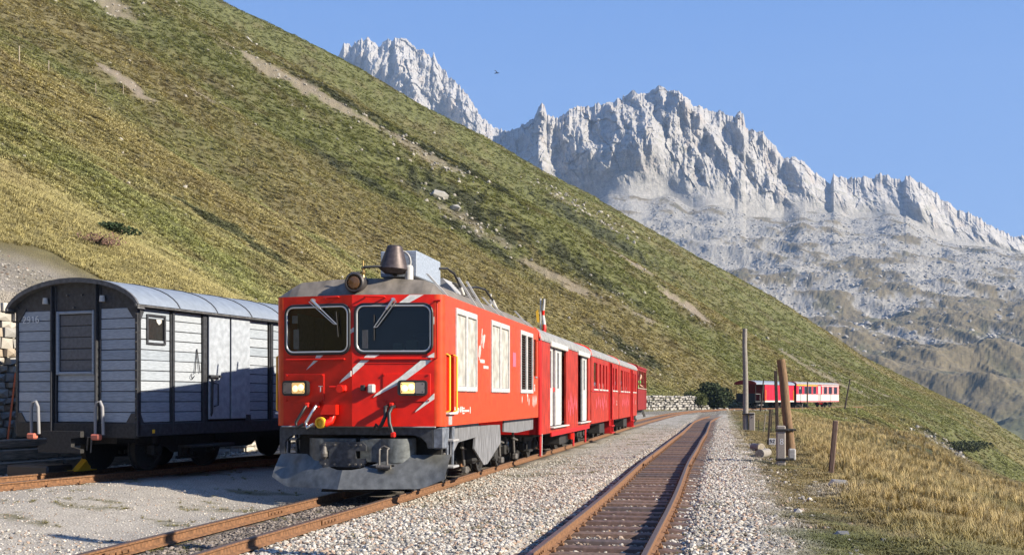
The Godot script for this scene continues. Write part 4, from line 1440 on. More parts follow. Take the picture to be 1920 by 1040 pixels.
		part("plough_stay", MB.new().box(V(s * 0.9, 0.45, 0.55), Vector3(0.08, 0.3, 0.5), 0.01), M.iron, L)
	part("track_scraper", MB.new().prism(polyline([[-0.5, 0.16], [0.35, 0.16], [0.28, 0.06], [-0.55, 0.06]]), V(0, 0, 0.1), Vector3.RIGHT, Vector3.UP, 0.03), M.iron, L)
	# running gear and skirts
	for d in [2.0, 6.6]:
		bogie(L, d, 1.8, 0.36, 0.0, 1.35)
	for s in [-1.0, 1.0]:
		for q in [[[0.83, 1.04], [2.95, 1.04], [2.85, 0.80], [1.5, 0.76], [1.05, 0.55], [0.95, 0.60]], [[2.85, 1.0], [4.85, 0.96], [4.95, 0.62], [3.75, 0.28], [3.45, 0.28], [2.7, 0.6]], [[5.15, 1.04], [8.38, 1.04], [8.38, 0.78], [6.4, 0.76], [5.1, 0.82]]]:
			var o := V(s * 1.22, 0, 0) if q[0][0] != 2.85 else V(s * 1.2, 0, 0)
			part("skirt", MB.new().prism(polyline(q), o, Vector3(0, 0, -1), Vector3.UP, -0.03), M.skirt, L)
		part("fuel_tank", MB.new().box(V(s * 0.85, 0.62, 3.8), Vector3(0.6, 0.6, 1.6), 0.06), M.iron, L)
		for y in [0.42, 0.82]:
			part("foot_step", MB.new().box(V(s * 1.27, y, 0.75), Vector3(0.22, 0.035, 0.34), 0.008), M.panel_grey, L)
		for d in [0.58, 0.92]:
			part("step_stay", MB.new().prism(polyline([[-0.05, 1.03], [0.10, 1.03], [0.04, 0.40], [-0.02, 0.40]]), V(s * 1.28, 0, d), Vector3(0, 0, -1), Vector3.UP, -0.02), M.box_grey, L)
		for d in [1.25, 2.85, 5.9, 7.4]:
			var sp2 := MB.new()
			sp2.tube([V(s * 0.95, 0.75, d), V(s * 0.95, 0.3, d + 0.12)], 0.03, 6)
			sp2.tube([V(s * 0.98, 0.62, d - 0.2), V(s * 0.98, 0.56, d + 0.35)], 0.022, 6)
			sp2.box(V(s * 0.98, 0.22, d + 0.1), Vector3(0.1, 0.12, 0.2), 0.02)
			part("brake_rigging", sp2, M.iron_light, L)
		part("sand_pipe", MB.new().tube([V(s * 0.9, 0.8, 1.05), V(s * 0.86, 0.4, 1.1), V(s * 0.6, 0.1, 1.18)], 0.022, 6), M.iron, L)

# ---------- coaches ----------
func arc_profile(hw: float, y0: float, y1: float, n := 12, over := 0.0) -> Array:
	var p := []
	for i in n + 1:
		var t := PI * i / n
		p.append(Vector2((hw + over) * cos(t), y0 + (y1 - y0) * pow(sin(t), 0.8)))
	return p

func coach_roof(t: Node3D, d0: float, d1: float, hw: float, y0: float, y1: float, m: Material, ends: Material) -> void:
	var r := MB.new()
	r.loft(arc_profile(hw, y0, y1, 16, 0.02), -d0, -d1, true, true)
	r.box(V(0, y0 - 0.015, (d0 + d1) / 2), Vector3(hw * 2 + 0.03, 0.03, d1 - d0))
	part("roof", r, m, t)
	for d in [d0 - 0.012, d1 + 0.012]:
		var e := MB.new()
		var pts := []
		for q in arc_profile(hw, y0, y1, 16, 0.0):
			pts.append(V(q.x, q.y, d))
		e.tube(pts, 0.035, 6)
		part("roof_edge", e, ends, t)

func side(t: Node3D, s: float, d0: float, d1: float, y0: float, y1: float, holes: Array, m: Material, x := 1.325, th := 0.05) -> MeshInstance3D:
	var o := V(s * x, 0, d0 if s > 0 else d1)
	var hh := []
	for h in holes:
		var a: float = h[0] - d0 if s > 0 else d1 - h[2]
		hh.append([a, h[1], a + h[2] - h[0], h[3]])
	return part("side_wall", MB.new().wall(0, y0, d1 - d0, y1, hh, o, Vector3(0, 0, -s), Vector3.UP, th), m, t)

func pane(t: Node3D, s: float, h: Array, x := 1.295, fr: Material = null, gl: Material = null) -> void:
	var w := MB.new()
	var c := 0.03
	for e in [[h[0], h[0] + c], [h[2] - c, h[2]]]:
		w.box(V(s * (x + 0.012), (h[1] + h[3]) / 2, (e[0] + e[1]) / 2), Vector3(0.05, h[3] - h[1], c), 0.006)
	for e in [[h[1], h[1] + c], [h[3] - c, h[3]]]:
		w.box(V(s * (x + 0.012), (e[0] + e[1]) / 2, (h[0] + h[2]) / 2), Vector3(0.048, c, h[2] - h[0] - 2 * c), 0.006)
	var W := part("window_frame", w, fr if fr else M.red, t)
	part("pane", MB.new().box(V(s * x, (h[1] + h[3]) / 2, (h[0] + h[2]) / 2), Vector3(0.005, h[3] - h[1] - 0.04, h[2] - h[0] - 0.04)), gl if gl else M.glass, W)

func coach_end(t: Node3D, d: float, y0: float, y1: float, m: Material, hw := 1.3) -> void:
	part("end_wall", MB.new().box(V(0, (y0 + y1) / 2, d), Vector3(hw * 2, y1 - y0, 0.05)), m, t)

func under(t: Node3D, d0: float, d1: float) -> void:
	part("underframe", MB.new().box(V(0, 0.66, (d0 + d1) / 2), Vector3(2.3, 0.16, d1 - d0 - 0.3), 0.02), M.iron, t)
	for d in [d0 + 1.7, d1 - 1.7]:
		bogie(t, d, 1.5, 0.33, 0.0, 1.1)
	part("battery_box", MB.new().box(V(0.95, 0.42, (d0 + d1) / 2), Vector3(0.45, 0.36, 1.3), 0.03), M.iron, t)
	part("air_tank", MB.new().cyl(V(-0.7, 0.42, (d0 + d1) / 2 - 0.6), V(-0.7, 0.42, (d0 + d1) / 2 + 0.6), 0.17, 12), M.iron, t)

func build_coaches() -> void:
	# van with sliding doors, next behind the locomotive
	var a := thing("baggage_coach", "red coach with open white sliding doors, next behind the locomotive", "railway coach", Vector3(-5.375, 0, -15.1 - 8.62))
	var Ln := 9.45
	var doors := [[1.52, 0.78, 4.15, 2.72], [6.5, 0.78, 8.85, 2.72]]
	for s in [-1.0, 1.0]:
		side(a, s, 0.12, Ln, 0.64, 2.82, doors if s > 0 else [], M.red_coach)
	for d in [0.14, Ln - 0.02]:
		coach_end(a, d, 0.64, 2.82, M.red_coach2)
	for s in [-1.0, 1.0]:
		var m := MB.new()
		m.tube([V(s * 1.29, 0.64, 0.13), V(s * 1.29, 2.82, 0.13)], 0.06, 10)
		part("corner_post", m, M.red_coach2, a)
	coach_roof(a, 0.0, Ln + 0.02, 1.33, 2.82, 3.26, M.roof_grey, M.red)
	part("floor", MB.new().box(V(0, 0.76, Ln / 2), Vector3(2.5, 0.05, Ln - 0.3)), M.iron, a)
	part("inner_wall", MB.new().box(V(-1.22, 1.8, Ln / 2), Vector3(0.02, 2.0, Ln - 0.3)), M.coach_inside, a)
	under(a, 0.1, Ln)
	for h in doors:
		part("door_header", MB.new().box(V(1.345, 2.77, (h[0] + h[2]) / 2), Vector3(0.07, 0.13, h[2] - h[0] + 0.1), 0.015), M.panel_white, a)
		part("door_sill", MB.new().box(V(1.36, 0.765, (h[0] + h[2]) / 2), Vector3(0.12, 0.035, h[2] - h[0]), 0.008), M.panel_white, a)
	for h in [[1.57, 2.12, 0.10], [2.52, 3.55, 0.14], [7.75, 8.72, 0.16]]:
		var mid: float = (h[0] + h[1]) / 2
		var m := MB.new()
		m.wall(h[0], 0.80, h[1], 2.70, [[mid - h[2], 1.72, mid + h[2], 2.62]], V(1.285, 0, 0), Vector3(0, 0, -1), Vector3.UP, 0.04)
		var dl := part("sliding_door", m, M.door_white, a)
		part("pane", MB.new().box(V(1.265, 2.17, mid), Vector3(0.005, 0.9, h[2] * 2)), M.glass_dark, dl)
		for e in [h[0] + 0.05, h[1] - 0.05]:
			dl = part("door_rib", MB.new().box(V(1.292, 1.75, e), Vector3(0.02, 1.86, 0.03), 0.005), M.panel_white, a)
	part("door_handle", MB.new().box(V(1.25, 1.68, 2.33), Vector3(0.1, 0.12, 0.2), 0.02), M.red_coach2, a)
	part("partition", MB.new().box(V(0.9, 1.75, 2.32), Vector3(0.03, 1.9, 0.36)), M.pink, a)
	for p in [[4.6, 1.2], [4.9, 1.05], [5.2, 1.25], [5.45, 1.1], [5.8, 1.3], [6.1, 1.2], [5.0, 1.4]]:
		part("pale_patch", MB.new().prism(polyline([[p[0], p[1]], [p[0] + 0.05, p[1] - 0.1], [p[0] + 0.1, p[1] + 0.08], [p[0] + 0.07, p[1] + 0.28], [p[0] + 0.03, p[1] + 0.2]]), V(1.3255, 0, 0), Vector3(0, 0, -1), Vector3.UP, 0.002), M.pink, a)
	part("sill_step", MB.new().box(V(1.345, 0.60, 5.2), Vector3(0.05, 0.10, 7.4), 0.01), M.red_coach2, a)
	for d in [0.65, 6.2, 8.9]:
		part("step_stay", MB.new().prism(polyline([[0, 0.62], [0.3, 0.62], [0.24, 0.12], [0.06, 0.12]]), V(1.2, 0, d), Vector3(0, 0, -1), Vector3.UP, 0.03), M.red_coach2, a)
	part("hand_rod", MB.new().cyl(V(1.34, 0.66, 0.25), V(1.34, 0.16, 0.2), 0.011, 6), M.panel_white, a)
	part("sand_bucket", MB.new().lathe([Vector2(0, 0), Vector2(0.08, 0), Vector2(0.1, 0.16), Vector2(0, 0.16)], V(1.3, 0.36, 5.2), Vector3.UP, 12), M.red, a)

	# two open-window coaches
	var b := thing("passenger_coach", "red coach with open windows and a doorway, second behind the locomotive", "railway coach", Vector3(-5.375, 0, -15.1 - 18.28), 0.0, "red open-window coaches")
	Ln = 9.0
	var wins := [[0.65, 1.74, 1.74, 2.66], [2.22, 1.74, 2.90, 2.66], [3.2, 1.74, 3.92, 2.66], [4.23, 1.74, 4.85, 2.66], [6.62, 1.74, 7.29, 2.66], [7.55, 1.74, 8.44, 2.66]]
	for s in [-1.0, 1.0]:
		side(b, s, 0.0, Ln, 0.67, 2.84, wins + [[5.33, 0.7, 6.22, 2.78]], M.red_coach)
		for h in wins:
			if s > 0:
				var f := MB.new()
				f.box(V(s * 1.333, 1.755, (h[0] + h[2]) / 2), Vector3(0.05, 0.05, h[2] - h[0]), 0.01)
				part("window_sill", f, M.panel_white, b)
			pane(b, s, h, 1.29, M.red_coach2)
		for h in [wins[1], wins[2], wins[3], wins[4], wins[5]]:
			if s > 0:
				part("blind", MB.new().box(V(s * 1.2, 1.88, (h[0] + h[2]) / 2), Vector3(0.02, 0.22, h[2] - h[0] - 0.1), 0.004), M.panel_white, b)
		for d in [5.3, 6.25]:
			part("door_post", MB.new().box(V(s * 1.34, 1.62, d), Vector3(0.06, 2.3, 0.07), 0.015), M.red_coach2, b)
		var st := MB.new()
		st.box(V(s * 1.3, 0.47, 5.78), Vector3(0.3, 0.04, 0.85), 0.008)
		st.box(V(s * 1.3, 0.22, 5.78), Vector3(0.3, 0.04, 0.85), 0.008)
		for d in [5.34, 6.2]:
			st.box(V(s * 1.28, 0.45, d), Vector3(0.24, 0.5, 0.03), 0.006)
		part("entrance_steps", st, M.red_coach2, b)
		part("waist_rail", MB.new().box(V(s * 1.335, 1.70, 2.65), Vector3(0.03, 0.03, 5.2), 0.008), M.red_coach2, b)
	for d in [0.04, Ln - 0.04]:
		coach_end(b, d, 0.67, 2.84, M.red_coach2)
	coach_roof(b, -0.02, Ln + 0.02, 1.33, 2.84, 3.27, M.roof_grey, M.red)
	part("floor", MB.new().box(V(0, 0.76, Ln / 2), Vector3(2.5, 0.05, Ln - 0.2)), M.iron, b)
	for d in [1.2, 2.6, 4.0, 7.0]:
		for x in [-0.75, 0.75]:
			var m := MB.new()
			m.box(V(x, 1.2, d), Vector3(0.9, 0.06, 0.4), 0.02)
			m.box(V(x, 1.45, d + 0.22), Vector3(0.9, 0.6, 0.05), 0.02)
			part("bench", m, M.wood_pale, b)
	under(b, 0.0, Ln)
	lettering("2", 0.26, M.panel_white, b, V(1.328, 1.30, 8.2), PI / 2, "Droid Sans", 0.004, "lettering", 700)
	for p in [[2.0, 1.3], [2.5, 1.2], [3.1, 1.25], [3.7, 1.35], [4.3, 1.2], [7.0, 1.3], [3.4, 1.1], [1.4, 1.2]]:
		part("pale_patch", MB.new().prism(polyline([[p[0], p[1]], [p[0] + 0.05, p[1] - 0.1], [p[0] + 0.12, p[1] + 0.08], [p[0] + 0.07, p[1] + 0.28], [p[0] + 0.03, p[1] + 0.2]]), V(1.3255, 0, 0), Vector3(0, 0, -1), Vector3.UP, 0.002), M.pink, b)
	copy(b, "red coach with open windows, third behind the locomotive and beside the dark red car", Vector3(-5.375, 0, -15.1 - 27.5), 0.0)

	# dark red open car with a figure at the window, end platform
	var c := thing("observation_car", "dark red slatted car at the tail of the train, person at its window", "railway coach", Vector3(-5.375, 0, -15.1 - 37.0))
	Ln = 5.9
	var op := []
	for k in 5:
		op.append([0.45 + 1.06 * k, 2.02, 0.45 + 1.06 * k + 0.92, 2.86])
	for s in [-1.0, 1.0]:
		side(c, s, 0.0, Ln, 0.9, 3.0, op, M.red_dark)
		part("belt_rail", MB.new().box(V(s * 1.34, 1.98, Ln / 2), Vector3(0.05, 0.05, Ln), 0.01), M.wood_pale, c)
		for k in 14:
			part("slat", MB.new().box(V(s * 1.33, 1.42, 0.22 + 0.42 * k), Vector3(0.025, 1.02, 0.36), 0.008), M.red_dark, c)
	for d in [0.03, Ln - 0.03]:
		coach_end(c, d, 0.9, 2.0, M.red_dark)
		for x in [-1.28, 0.0, 1.28]:
			part("post", MB.new().box(V(x, 2.5, d), Vector3(0.07, 1.0, 0.07), 0.01), M.red_dark, c)
	coach_roof(c, -0.05, Ln + 0.05, 1.34, 3.0, 3.22, M.red_dark, M.red_dark)
	part("floor", MB.new().box(V(0, 0.95, Ln / 2), Vector3(2.5, 0.06, Ln - 0.1)), M.iron, c)
	part("underframe", MB.new().box(V(0, 0.8, Ln / 2 + 0.6), Vector3(2.2, 0.16, Ln + 1.4), 0.02), M.iron, c)
	bogie(c, 1.3, 1.4, 0.33, 0.0, 1.1)
	bogie(c, 4.8, 1.4, 0.33, 0.0, 1.1)
	var pf := MB.new()
	pf.box(V(0, 0.93, 6.7), Vector3(2.3, 0.08, 1.5), 0.01)
	part("platform", pf, M.iron, c)
	var rl := MB.new()
	for x in [-1.05, -0.5, 0.5, 1.05]:
		rl.cyl(V(x, 0.97, 7.4), V(x, 1.95, 7.4), 0.03, 8)
	rl.cyl(V(-1.05, 1.95, 7.4), V(1.05, 1.95, 7.4), 0.03, 8)
	rl.cyl(V(1.05, 1.95, 5.9), V(1.05, 1.95, 7.4), 0.03, 8)
	rl.box(V(0.95, 1.55, 7.0), Vector3(0.06, 0.8, 0.7), 0.02)
	part("platform_railing", rl, M.iron, c)
	part("tail_lamp", MB.new().box(V(1.0, 1.5, 7.35), Vector3(0.2, 0.3, 0.16), 0.03), M.orange, c)
	for d in [6.4, 7.2]:
		part("buffer_arm", MB.new().tube([V(1.1, 0.7, d), V(1.15, 0.5, d + 0.3)], 0.04, 8), M.iron_light, c)
	# the person: seen from the waist up
	var p := thing("person", "person in a green top leaning out of the dark red car", "person", Vector3(-5.375 + 1.05, 0.98, -15.1 - 39.3), 0.0)
	var bd := MB.new()
	var sect := [[0.0, 0.10, 0.14], [0.45, 0.11, 0.16], [0.85, 0.13, 0.17], [1.0, 0.13, 0.16], [1.2, 0.14, 0.19], [1.36, 0.12, 0.20], [1.42, 0.07, 0.10], [1.47, 0.055, 0.06], [1.51, 0.075, 0.07], [1.58, 0.098, 0.085], [1.65, 0.095, 0.085], [1.71, 0.06, 0.05], [1.725, 0.01, 0.01]]
	for i in sect.size() - 1:
		var A = sect[i]
		var Bq = sect[i + 1]
		bd.col = Color(0.05, 0.05, 0.08) if i < 3 else (Color(0.05, 0.42, 0.09) if i < 6 else Color(0.50, 0.30, 0.22))
		for k in 14:
			var P := []
			var N := []
			for e in [[A, k], [A, k + 1], [Bq, k + 1], [Bq, k]]:
				var t: float = TAU * e[1] / 14.0
				var lean: float = 0.22 * smoothstep(0.9, 1.7, e[0][0])
				P.append(Vector3(lean + e[0][1] * cos(t), e[0][0], -e[0][2] * sin(t)))
				N.append(Vector3(cos(t), 0.1, -sin(t)))
			bd.squad(P, N)
	for s in [-1.0, 1.0]:
		bd.col = Color(0.05, 0.42, 0.09)
		bd.tube([Vector3(0.12, 1.36, s * 0.19), Vector3(0.2, 1.2, s * 0.27)], 0.055, 8, 0.045)
		bd.col = Color(0.50, 0.30, 0.22)
		bd.tube([Vector3(0.2, 1.2, s * 0.27), Vector3(0.33, 1.10, s * 0.2)], 0.042, 8, 0.03)
		for f in 5:
			bd.tube([Vector3(0.33, 1.10, s * 0.2 + 0.012 * (f - 2)), Vector3(0.40, 1.085 - 0.005 * absf(f - 2.0), s * 0.2 + 0.02 * (f - 2))], 0.009, 5)
	bd.tube([Vector3(0.30, 1.575, 0), Vector3(0.335, 1.56, 0)], 0.018, 6, 0.012)
	part("body", bd, M.person, p)
	part("hair", MB.new().lathe([Vector2(0.105, -0.04), Vector2(0.108, 0.03), Vector2(0.08, 0.09), Vector2(0.0, 0.11)], Vector3(0.185, 1.635, 0), Vector3(-0.25, 1, 0), 14), M.rubber, p)
	var ey := MB.new()
	for s in [-1.0, 1.0]:
		ey.lathe([Vector2(0.012, 0.0), Vector2(0.008, 0.008), Vector2(0, 0.01)], Vector3(0.306, 1.605, s * 0.032), Vector3(1, 0, s * 0.3), 8)
	part("eye", ey, M.rubber, p)
	part("mouth", MB.new().box(Vector3(0.305, 1.535, 0), Vector3(0.012, 0.008, 0.04)), M.pink, p)

	# flag on the roof of the first coach
	var f := thing("flag", "furled white and red flag on a pole above the coach roof", "flag", Vector3(-4.43, 3.0, -26.1))
	part("pole", MB.new().cyl(Vector3(0, 0.0, 0), Vector3(0, 0.95, 0), 0.018, 8), M.panel_white, f)
	for q in [[0.0, 0.26, 0], [0.26, 0.5, 1], [0.5, 0.62, 0], [0.62, 0.9, 1]]:
		var m := MB.new()
		var pts := []
		for i in 4:
			var t: float = lerpf(q[0], q[1], i / 3.0)
			pts.append(Vector3(0.075 + 0.02 * sin(t * 9.0), t + 0.03, 0.03 * cos(t * 7.0)))
		m.tube(pts, 0.055 - 0.03 * q[0], 8, 0.055 - 0.03 * q[1])
		part("cloth", m, M.panel_white if q[2] == 1 else M.red, f)
	part("ribbon", MB.new().prism(polyline([[-0.03, 0.35], [-0.09, 0.36], [-0.12, 0.62], [-0.06, 0.68]]), Vector3(0, 0, 0.01), Vector3.RIGHT, Vector3.UP, 0.01), M.yellow, f)

# ---------- the grey van on the siding ----------
const WAGON_AT := Vector3(-10.72, 0.2, -16.23)
const WAGON_YAW := -0.1885
func plank_wall(t: Node3D, o: Vector3, u: Vector3, x0: float, x1: float, ys: Array, m: Array, rng: RandomNumberGenerator, th := 0.03) -> void:
	var q := u.cross(Vector3.UP)
	for i in ys.size() - 1:
		var y: float = (ys[i] + ys[i + 1]) / 2
		part("plank", MB.new().box(o + u * ((x0 + x1) / 2) + Vector3.UP * y + q * (rng.randf_range(-0.003, 0.003) - th / 2), Vector3(x1 - x0, ys[i + 1] - ys[i] - rng.randf_range(0.008, 0.018), th), 0.005, Basis(u, Vector3.UP, q).rotated(q, rng.randf_range(-0.0025, 0.0025))), m[rng.randi() % m.size()], t)

func build_van() -> void:
	var rng := RandomNumberGenerator.new()
	rng.seed = 9
	var W := thing("goods_van", "weathered pale grey wooden van with black iron frame and round roof, number 2916", "railway van", WAGON_AT, WAGON_YAW)
	var Ln := 9.0
	var pm := [M.plank_a, M.plank_b, M.plank_c]
	var pe := pm
	var ys := []
	for i in 12:
		ys.append(0.86 + (2.76 - 0.86) * i / 11.0)
	# core keeps the daylight out behind the boards
	part("lining", MB.new().box(V(0, 1.83, Ln / 2), Vector3(2.56, 2.0, Ln - 0.1)), M.iron, W)
	# end wall: three bays of boards between two posts
	var o := V(0, 0, 0)
	var E := Vector3.RIGHT
	plank_wall(W, o, E, -1.27, -0.55, ys, pe, rng)
	plank_wall(W, o, E, 0.55, 1.27, ys, pe, rng)
	plank_wall(W, V(0, 0, 0.03), E, -0.42, 0.42, ys.slice(0, 6), pe, rng)
	# blanked doorway in the middle bay
	var dys := []
	for i in 6:
		dys.append(1.72 + (2.68 - 1.72) * i / 5.0)
	plank_wall(W, V(0, 0, 0.02), E, -0.36, 0.36, dys, [M.plank_d], rng)
	var fr := MB.new()
	for x in [-0.39, 0.39]:
		fr.box(V(x, 2.2, 0.0), Vector3(0.05, 1.08, 0.05), 0.01)
	for y in [1.69, 2.71]:
		fr.box(V(0, y, 0.0), Vector3(0.73, 0.05, 0.045), 0.01)
	part("hatch_frame", fr, M.plank_c, W)
	for s in [-1.0, 1.0]:
		var m := MB.new()
		m.box(V(s * 0.485, 1.9, -0.02), Vector3(0.03, 2.55, 0.09), 0.006)
		m.box(V(s * 0.43, 1.9, 0.0), Vector3(0.03, 2.5, 0.03), 0.004)
		m.box(V(s * 0.54, 1.9, 0.0), Vector3(0.03, 2.5, 0.03), 0.004)
		part("end_post", m, M.van_iron, W)
		part("lamp_bracket", MB.new().lathe([Vector2(0, 0), Vector2(0.05, 0), Vector2(0.04, 0.1), Vector2(0.0, 0.1)], V(s * 0.62, 2.87, -0.05), Vector3.UP, 10), M.panel_white, W)
		var cr := MB.new()
		cr.box(V(s * 1.30, 1.75, 0.02), Vector3(0.06, 2.2, 0.08), 0.008)
		cr.prism(polyline([[s * 1.31, 2.80], [s * 1.08, 2.80], [s * 1.23, 2.6], [s * 1.31, 2.55]]), V(0, 0, 0.01), Vector3.RIGHT, Vector3.UP, 0.03)
		cr.prism(polyline([[s * 1.31, 0.8], [s * 1.05, 0.8], [s * 1.2, 1.02], [s * 1.31, 1.02]]), V(0, 0, 0.01), Vector3.RIGHT, Vector3.UP, 0.03)
		var CR := part("corner_iron", cr, M.van_iron, W)
		for i in 12:
			part("rivet", MB.new().cyl(V(s * 1.30, 0.95 + 0.155 * i, -0.02), V(s * 1.30, 0.95 + 0.155 * i, -0.034), 0.013, 6), M.iron_light, CR)
	# gable board under the roof
	var gp := PackedVector2Array()
	for q in arc_profile(1.30, 2.74, 3.2, 14):
		gp.append(q)
	part("gable", MB.new().prism(gp, V(0, 0, 0.04), Vector3.RIGHT, Vector3.UP, 0.03), M.van_iron, W)
	for p in [[-0.17, 3.0], [0.15, 3.0], [-0.03, 2.79]]:
		part("bolt", MB.new().cyl(V(p[0], p[1], 0.02), V(p[0], p[1], -0.03), 0.018, 6), M.iron_light, W)
	# roof in sheets with raised seams, dark edge
	var prof := []
	var under_p := []
	for i in 19:
		var t := PI * (0.06 + 0.88 * i / 18.0)
		prof.append(Vector2(1.44 * cos(t) / cos(PI * 0.06), 2.80 + 0.48 * (sin(t) - sin(PI * 0.06)) / (1 - sin(PI * 0.06))))
	for k in 9:
		var r := MB.new()
		var pp := prof.duplicate()
		for i in range(prof.size() - 1, -1, -1):
			pp.append(prof[i] * Vector2(0.985, 1.0) - Vector2(0, 0.035))
		r.loft(prof, -(-0.13 + k * 1.03), -(-0.13 + k * 1.03 + 1.022), true, false)
		part("roof_sheet", r, M.van_roof, W)
		var sm := MB.new()
		var pts := []
		for q in prof:
			pts.append(V(q.x, q.y + 0.004, -0.13 + (k + 1) * 1.03))
		sm.tube(pts, 0.012, 6)
		part("roof_seam", sm, M.van_iron, W)
	part("roof_lining", MB.new().loft(arc_profile(1.36, 2.76, 3.22, 14), 0.0, -Ln, true, true), M.van_iron, W)
	var re := MB.new()
	for i in prof.size() - 1:
		var p: Vector2 = prof[i]
		var q: Vector2 = prof[i + 1]
		var dn := Vector2(0, 0.075)
		re.quad(V(q.x, q.y, -0.14), V(q.x, q.y - 0.075, -0.14), V(p.x, p.y - 0.075, -0.14), V(p.x, p.y, -0.14))
		re.quad(V(p.x, p.y - dn.y, -0.14), V(q.x, q.y - dn.y, -0.14), V(q.x, q.y - dn.y, 0.04), V(p.x, p.y - dn.y, 0.04))
		re.quad(V(p.x, p.y + 0.003, -0.14), V(p.x, p.y + 0.003, -0.10), V(q.x, q.y + 0.003, -0.10), V(q.x, q.y + 0.003, -0.14))
	part("roof_edge", re, M.van_edge, W)
	for s in [-1.0, 1.0]:
		part("eave", MB.new().box(V(s * 1.40, 2.785, Ln / 2 - 0.1), Vector3(0.05, 0.05, Ln + 0.1), 0.01), M.van_edge, W)
	# sides
	for s in [-1.0, 1.0]:
		var so := V(s * 1.30, 0, 0)
		var u := Vector3(0, 0, -s)
		var bay := func(a: float, b: float, yy: Array, mm: Array): plank_wall(W, so, u, s * a if s > 0 else -b, s * b if s > 0 else -a, yy, mm, rng)
		var win := [0.24, 2.19, 0.66, 2.64]
		var yw := ys
		for i in 11:
			if s > 0 and (ys[i] + ys[i + 1]) / 2 > 2.16 and (ys[i] + ys[i + 1]) / 2 < 2.66:
				bay.call(0.07, 0.22, [ys[i], ys[i + 1]], pm)
				bay.call(0.68, 0.80, [ys[i], ys[i + 1]], pm)
			else:
				bay.call(0.07, 0.80, [ys[i], ys[i + 1]], pm)
		if s > 0:
			var wf := MB.new()
			for d in [0.235, 0.665]:
				wf.box(V(1.305, 2.415, d), Vector3(0.05, 0.5, 0.035), 0.006)
			for y in [2.18, 2.65]:
				wf.box(V(1.305, y, 0.45), Vector3(0.05, 0.035, 0.395), 0.006)
			var WF := part("window_frame", wf, M.van_iron, W)
			part("pane", MB.new().box(V(1.28, 2.415, 0.45), Vector3(0.008, 0.46, 0.42)), M.glass_grey, WF)
			part("torn_paper", MB.new().prism(polyline([[0.48, 2.60], [0.62, 2.62], [0.61, 2.54], [0.55, 2.5], [0.5, 2.54]]), V(1.286, 0, 0), Vector3(0, 0, -1), Vector3.UP, 0.002), M.panel_white, WF)
		bay.call(0.94, 1.64, ys, pm)
		bay.call(3.02, 3.66, ys, pm)
		bay.call(3.86, 5.2, ys, pm)
		bay.call(5.34, 6.9, ys, pm)
		bay.call(7.04, 8.9, ys, pm)
		for d in [0.87, 1.71, 3.76, 5.27, 6.97, 8.95]:
			var pt := MB.new()
			pt.box(V(s * 1.315, 1.75, d), Vector3(0.05, 2.2, 0.05 if d != 1.71 else 0.10), 0.008)
			pt.box(V(s * 1.303, 1.75, d), Vector3(0.014, 2.2, 0.11), 0.003)
			part("side_post", pt, M.van_iron, W)
		var ci := MB.new()
		ci.box(V(s * 1.315, 1.75, 0.03), Vector3(0.03, 2.2, 0.08), 0.006)
		ci.prism(polyline([[0.0, 2.8], [0.2, 2.8], [0.08, 2.55], [0.0, 2.55]]), V(s * 1.305, 0, 0), Vector3(0, 0, -1), Vector3.UP, 0.012 * s)
		ci.prism(polyline([[0.0, 0.8], [0.18, 0.8], [0.08, 1.0], [0.0, 1.0]]), V(s * 1.305, 0, 0), Vector3(0, 0, -1), Vector3.UP, 0.012 * s)
		part("corner_iron", ci, M.van_iron, W)
		# sliding door of two smooth panels, rail above
		for p in [[1.80, 2.40], [2.45, 3.02]]:
			part("door_panel", MB.new().box(V(s * 1.335, 1.83, (p[0] + p[1]) / 2), Vector3(0.035, 1.88, p[1] - p[0]), 0.006), M.van_door, W)
		part("door_rail", MB.new().box(V(s * 1.36, 2.80, 2.75), Vector3(0.07, 0.09, 2.1), 0.012), M.van_edge, W)
		part("door_shoe", MB.new().box(V(s * 1.36, 0.9, 2.95), Vector3(0.05, 0.12, 0.12), 0.01), M.van_iron, W)
		var lv := MB.new()
		lv.tube([V(s * 1.34, 0.95, 1.86), V(s * 1.38, 1.0, 1.84), V(s * 1.38, 1.62, 1.86)], 0.022, 6)
		lv.tube([V(s * 1.36, 1.12, 1.92), V(s * 1.41, 1.14, 1.98), V(s * 1.41, 1.52, 1.98), V(s * 1.36, 1.54, 1.92)], 0.015, 6)
		lv.box(V(s * 1.37, 1.66, 1.92), Vector3(0.1, 0.05, 0.3), 0.01)
		part("door_handle", lv, M.van_iron, W)
		var hk := MB.new()
		hk.tube([V(s * 1.32, 2.14, 1.5), V(s * 1.33, 1.7, 1.43)], 0.009, 5)
		hk.tube([V(s * 1.32, 2.14, 1.5), V(s * 1.33, 1.72, 1.57)], 0.009, 5)
		hk.tube([V(s * 1.33, 1.7, 1.35), V(s * 1.34, 1.64, 1.32), V(s * 1.33, 1.6, 1.36), V(s * 1.33, 1.66, 1.42)], 0.008, 5)
		part("hook", hk, M.van_iron, W)
		part("side_sill", MB.new().box(V(s * 1.28, 0.74, Ln / 2), Vector3(0.10, 0.22, Ln), 0.012), M.van_iron, W)
		part("foot_board", MB.new().box(V(s * 1.2, 0.42, 1.95), Vector3(0.3, 0.05, 1.2), 0.008), M.iron, W)
	part("reflector", MB.new().box(V(1.335, 0.71, 0.36), Vector3(0.012, 0.06, 0.06), 0.003), M.yellow, W)
	# frame, coupler, hoses, wheels
	part("headstock", MB.new().box(V(0, 0.73, 0.02), Vector3(2.6, 0.25, 0.10), 0.012), M.iron, W)
